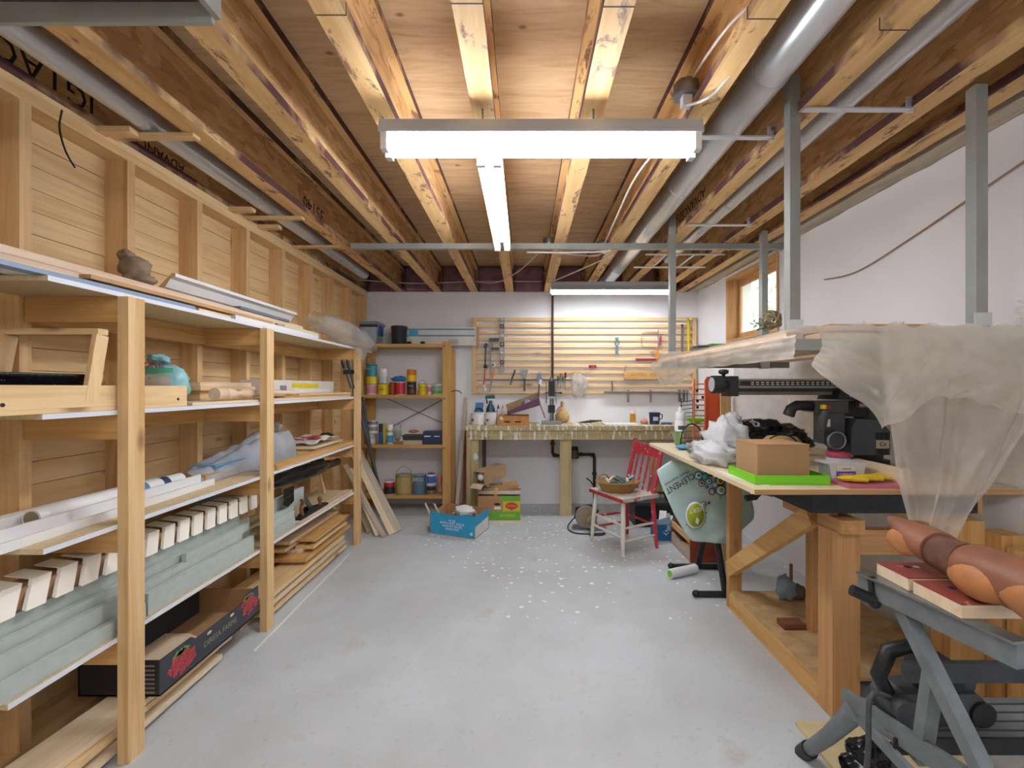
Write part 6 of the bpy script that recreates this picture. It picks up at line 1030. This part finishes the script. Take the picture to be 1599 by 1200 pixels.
MT, MBR, MLI = plain('pteal', '#1f8f9c', .5), plain('pbrown', '#5a3a30', .5), plain('plime', '#a6b820', .5)
def disc(px, py, r, m_, k, nm='circle_print'): MB().lathe([(r, 0), (r, .0008), (.0001, .0008)], P(px, py, YD-.0012*k), 20, axis=(0, -1, 0)).build(nm, m_, mbag)
for px, py, r, cols in ((1091, 743, .028, (MT, M_WHITE, MT)), (1101, 744, .024, (MT, plain('pteal2', '#4fb0b6', .5))), (1096, 755, .022, (MBR, M_WHITE, MBR)), (1107, 752, .02, (MBR, M_WHITE, MT)), (1110, 742, .014, (MBR,)), (1117, 757, .022, (MT, M_MINT)), (1125, 751, .034, (MBR, MLI, MBR, MLI)), (1126, 766, .036, (MT, M_WHITE, MLI)), (1112, 768, .023, (MBR, plain('ppink', '#c9b0a0', .5))), (1104, 761, .012, (MT,)), (1116, 744, .014, (MT, M_WHITE)), (1099, 788, .018, (MBR, M_WHITE, MT)), (1107, 786, .009, (MBR,)), (1093, 784, .006, (MLI,)), (1124, 777, .01, (MLI,)), (1072, 820, .004, (MT,)), (1076, 823, .004, (MT,)), (1103, 801, .004, (MT,))):
    for j, m_ in enumerate(cols): disc(px, py, r*(1-.3*j), m_, j)
for j, (rr_, m_) in enumerate(((.078, plain('pblue', '#7f9cc4', .5)), (.075, M_WHITE), (.063, MLI))): MB().lathe([(rr_, 0), (rr_, .0008), (.0001, .0008)], P(1086, 805, YD-.0012*j), 30, axis=(0, -1, 0), sx=.85, sy=1.15).build('oval_print', m_, mbag)
lettering('VERT', .04, P(1087, 797, YD-.004), V(-.97, 0, -.2), V(.2, 0, -.97), M_WHITE, mbag); MB().prism([P(1088, 808, YD-.004), P(1092, 812, YD-.004), P(1090, 820, YD-.004), P(1086, 816, YD-.004)], (0, .0006, 0)).build('leaf_print', M_WHITE, mbag)
# ================================================================ FOLDING WORKBENCH IN THE FOREGROUND
wm = thing('folding_workbench', 'grey steel folding clamp workbench with red-topped jaws', 'folding workbench', (1.3, 1.2, 0)); M_WM = plain('wmgrey', '#7c8386', .5, .3, .2, 16); M_JAW = m_worn('jawred', '#8f4038', '#b98a72', .62, 30)
for x in (1.035, 1.62):
    p0, p1 = V(x-.03, 1.37, .742), V(x+.035, .99, .742); MB().bar(p0, p1, .03, .055).build('side_rail', M_WM, wm); MB().bar(p0+V(0, 0, .029), p1+V(0, 0, .029), .045, .006).build('rail_cap', M_STEEL, wm)
    MB().bar((x, 1.262, .72), (x+.02, .70, .012), .034, .034).build('front_leg', M_WM, wm); MB().bar((x+.015, 1.18, .60), (x+.015, 1.22, .33), .036, .03).build('link', M_WM, wm)
    MB().bar((x-.035, 1.44, .352), (x+.02, 1.10, .385), .018, .055).build('step_side', M_WM, wm); MB().bar((x-.02, 1.10, .30), (x-.03, 1.40, .33), .016, .03).build('step_side_lower', M_WM, wm)
    MB().tube([(x-.03, 1.40, .335), (x-.03, 1.52, .17), (x-.03, 1.635, .03)], [.03, .024, .022], 12).build('rear_foot', M_WM, wm); MB().cyl((x-.03, 1.62, .048), (x-.03, 1.66, .0), .028, n=12).build('rubber_foot', M_BLACK, wm); MB().cyl((x+.02, .71, .03), (x+.02, .70, .0), .026, n=12).build('rubber_foot', M_BLACK, wm)
MB().box(1.012, 1.60, 1.265, 1.425, .345, .36).build('step_plate', M_WM, wm); MB().box(1.012, 1.60, 1.258, 1.265, .315, .36).build('step_lip', M_BLKM, wm)
for k in range(4): MB().box(1.05, 1.58, 1.285+.036*k, 1.29+.036*k, .36, .3625).build('step_rib', M_DGREY, wm)
MB().box(1.05, 1.63, 1.268, 1.284, .505, .56).build('cross_bar', M_DGREY, wm)
for a, b in ((1.235, 1.345), (1.085, 1.22)):
    j = MB().box(1.03, 1.65, a, b, .775, .806).build('jaw', 'pale', wm); MB().box(1.03, 1.65, a, b, .806, .809).build('jaw_face', M_JAW, j)
    for x in (1.09, 1.2): MB().cyl((x, (a+b)/2+.02, .809), (x, (a+b)/2+.02, .8098), .009, n=12).build('dog_hole', M_INK, j); MB().cyl((x+.025, (a+b)/2+.02, .809), (x+.025, (a+b)/2+.02, .8097), .008, n=12).build('bare_spot', M_OFFW, j)
    MB().box(1.04, 1.64, a+.03, b-.03, .771, .7745).build('jaw_rail', M_WM, wm)
MB().cyl((.945, 1.33, .735), (1.0, 1.315, .712), .016, n=14).build('crank_grip', M_BLACK, wm); MB().bar((1.0, 1.315, .70), (1.0, 1.325, .775), .016, .016, (1, 0, 0)).build('crank_arm', M_BLACK, wm); MB().blob((1.0, 1.315, .705), (.016, .016, .016), 0, 1).build('crank_knob', M_BLACK, wm)
MB().cyl((1.0, 1.35, .742), (1.1, 1.35, .742), .012, n=10).build('vise_screw', M_BLKM, wm); lettering('LSI', .03, (1.035, 1.13, .742), (0, -1, 0), (0, 0, 1), M_INK, wm)
# carved log
lg = thing('carved_log', 'carved reddish log with orange cut faces on the clamp jaws', 'carved log', (1.13, 1.15, .812))
M_BARK = plain('bark', '#6e4a3a', .8, 0, .4, 22, bmp=.8); M_CARV = plain('carvewood', '#b97a48', .55, 0, .22, 16, bmp=.3); M_CARR = plain('carvered', '#8e5c42', .55, 0, .25, 14, bmp=.3)
def loft(pts, n=24, cut=None):
    mb = MB(); vs = []
    for (x, y, z, rx, rz) in pts:
        for k in range(n):
            a = 2*math.pi*k/n; vs.append(V(x+rx*math.cos(a), y, z+rz*math.sin(a)*(1 if math.sin(a) < 0 else .95)))
    mb.add(vs, [(i*n+k, i*n+(k+1) % n, (i+1)*n+(k+1) % n, (i+1)*n+k) for i in range(len(pts)-1) for k in range(n)], 0, True); mb.add(vs[:n], [tuple(range(n))]); mb.add(vs[-n:], [tuple(range(n))[::-1]]); return mb
loft([(1.10, 1.39, .925, .006, .006), (1.104, 1.37, .918, .022, .02), (1.108, 1.32, .905, .045, .034), (1.112, 1.27, .892, .056, .046), (1.115, 1.235, .884, .056, .05)]).build('rear_lobe', M_CARR, lg)
loft([(1.115, 1.2355, .882, .05, .045), (1.118, 1.2, .875, .05, .05), (1.122, 1.165, .873, .053, .054)]).build('bark_waist', M_BARK, lg)
loft([(1.122, 1.1655, .872, .052, .052), (1.124, 1.15, .872, .062, .0605), (1.128, 1.06, .872, .066, .0615), (1.13, .95, .872, .066, .0615), (1.13, .86, .872, .05, .05), (1.13, .83, .872, .02, .02)]).build('front_lobe', M_CARR, lg)
def facet(y0, y1, x, z, rx, ry, nm='cut_face'): 
    MB().blob((x, (y0+y1)/2, z), (rx, (y1-y0)/2, ry), .05, 2, 3).build(nm, M_CARV, lg)
facet(1.25, 1.36, 1.075, .882, .02, .036); facet(1.03, 1.168, 1.082, .856, .035, .042); facet(.85, 1.05, 1.085, .86, .035, .045)
# belt sander
bs = thing('belt_sander', 'dusty black belt sander standing on the folding workbench step', 'belt sander', (1.16, 1.34, .363)); M_BS = plain('sander', '#4b5054', .5, .2, .35, 14); z = .3635
def bp(x, y, zz): return V(x, y, z+zz)
MB().prism([bp(1.04, 1.30, .05), bp(1.06, 1.30, .0), bp(1.30, 1.30, .0), bp(1.32, 1.30, .05), bp(1.28, 1.30, .09), bp(1.08, 1.30, .09)], (0, .085, 0)).build('belt_frame', M_BS, bs); MB().cyl(bp(1.075, 1.285, .04), bp(1.075, 1.39, .04), .038, n=22).build('front_roller', M_DGREY, bs); MB().cyl(bp(1.29, 1.29, .036), bp(1.29, 1.388, .036), .034, n=22).build('rear_roller', M_BLACK, bs)
MB().prism([bp(1.13, 1.305, .0905), bp(1.25, 1.305, .0905), bp(1.24, 1.305, .165), bp(1.14, 1.305, .175)], (0, .075, 0)).build('motor_housing', M_BLKM, bs); MB().box(1.20, 1.245, 1.2965, 1.2995, z+.01, z+.045).build('red_badge', M_RED, bs); MB().box(1.215, 1.245, 1.302, 1.3045, z+.12, z+.15).build('label', M_OFFW, bs)
MB().tube([bp(1.055, 1.34, .07), bp(1.03, 1.34, .12), bp(1.06, 1.34, .19), bp(1.12, 1.34, .205), bp(1.17, 1.34, .185)], [.02, .021, .022, .02, .02], 12).build('handle', M_BLACK, bs); MB().lathe([(.03, 0), (.034, .03), (.02, .05)], bp(1.27, 1.34, .09), 16).build('front_knob', M_BS, bs)
cable([bp(1.05, 1.32, .07), bp(.985, 1.31, .075), V(.955, 1.28, .30), V(.95, 1.3, .2), V(.95, 1.42, .05), V(.99, 1.5, .012)], .007, '', M_DGREY, 'cord', parent=bs)
tag(MB().box(1.06, 1.55, 1.05, 1.80, .0, .016).build('ply_offcut', plain('plyfloor', '#d8c598', .7, 0, .12, 8)), 'pale plywood sheet on the floor under the folding workbench', 'plywood')
tag(MB().blob((1.155, 1.52, .07), (.10, .07, .075), .35, 2.2, 6, 40, 24, flat=.0165).build('black_bag', M_BAGBLK), 'small crumpled black bag under the folding workbench', 'plastic bag')
for k, (x0, x1, z1) in enumerate(((1.875, 1.95, .70), (1.865, 1.955, .74))):
    tag(MB().box(x0, x1, 1.70+.1*k, 1.79+.1*k, 0, z1).build('timber_post', 'honey'), ('square timber post standing nearest the gathered plastic curtain', 'square timber post beside the table rear leg')[k], 'post', 'timber posts by the white wall')
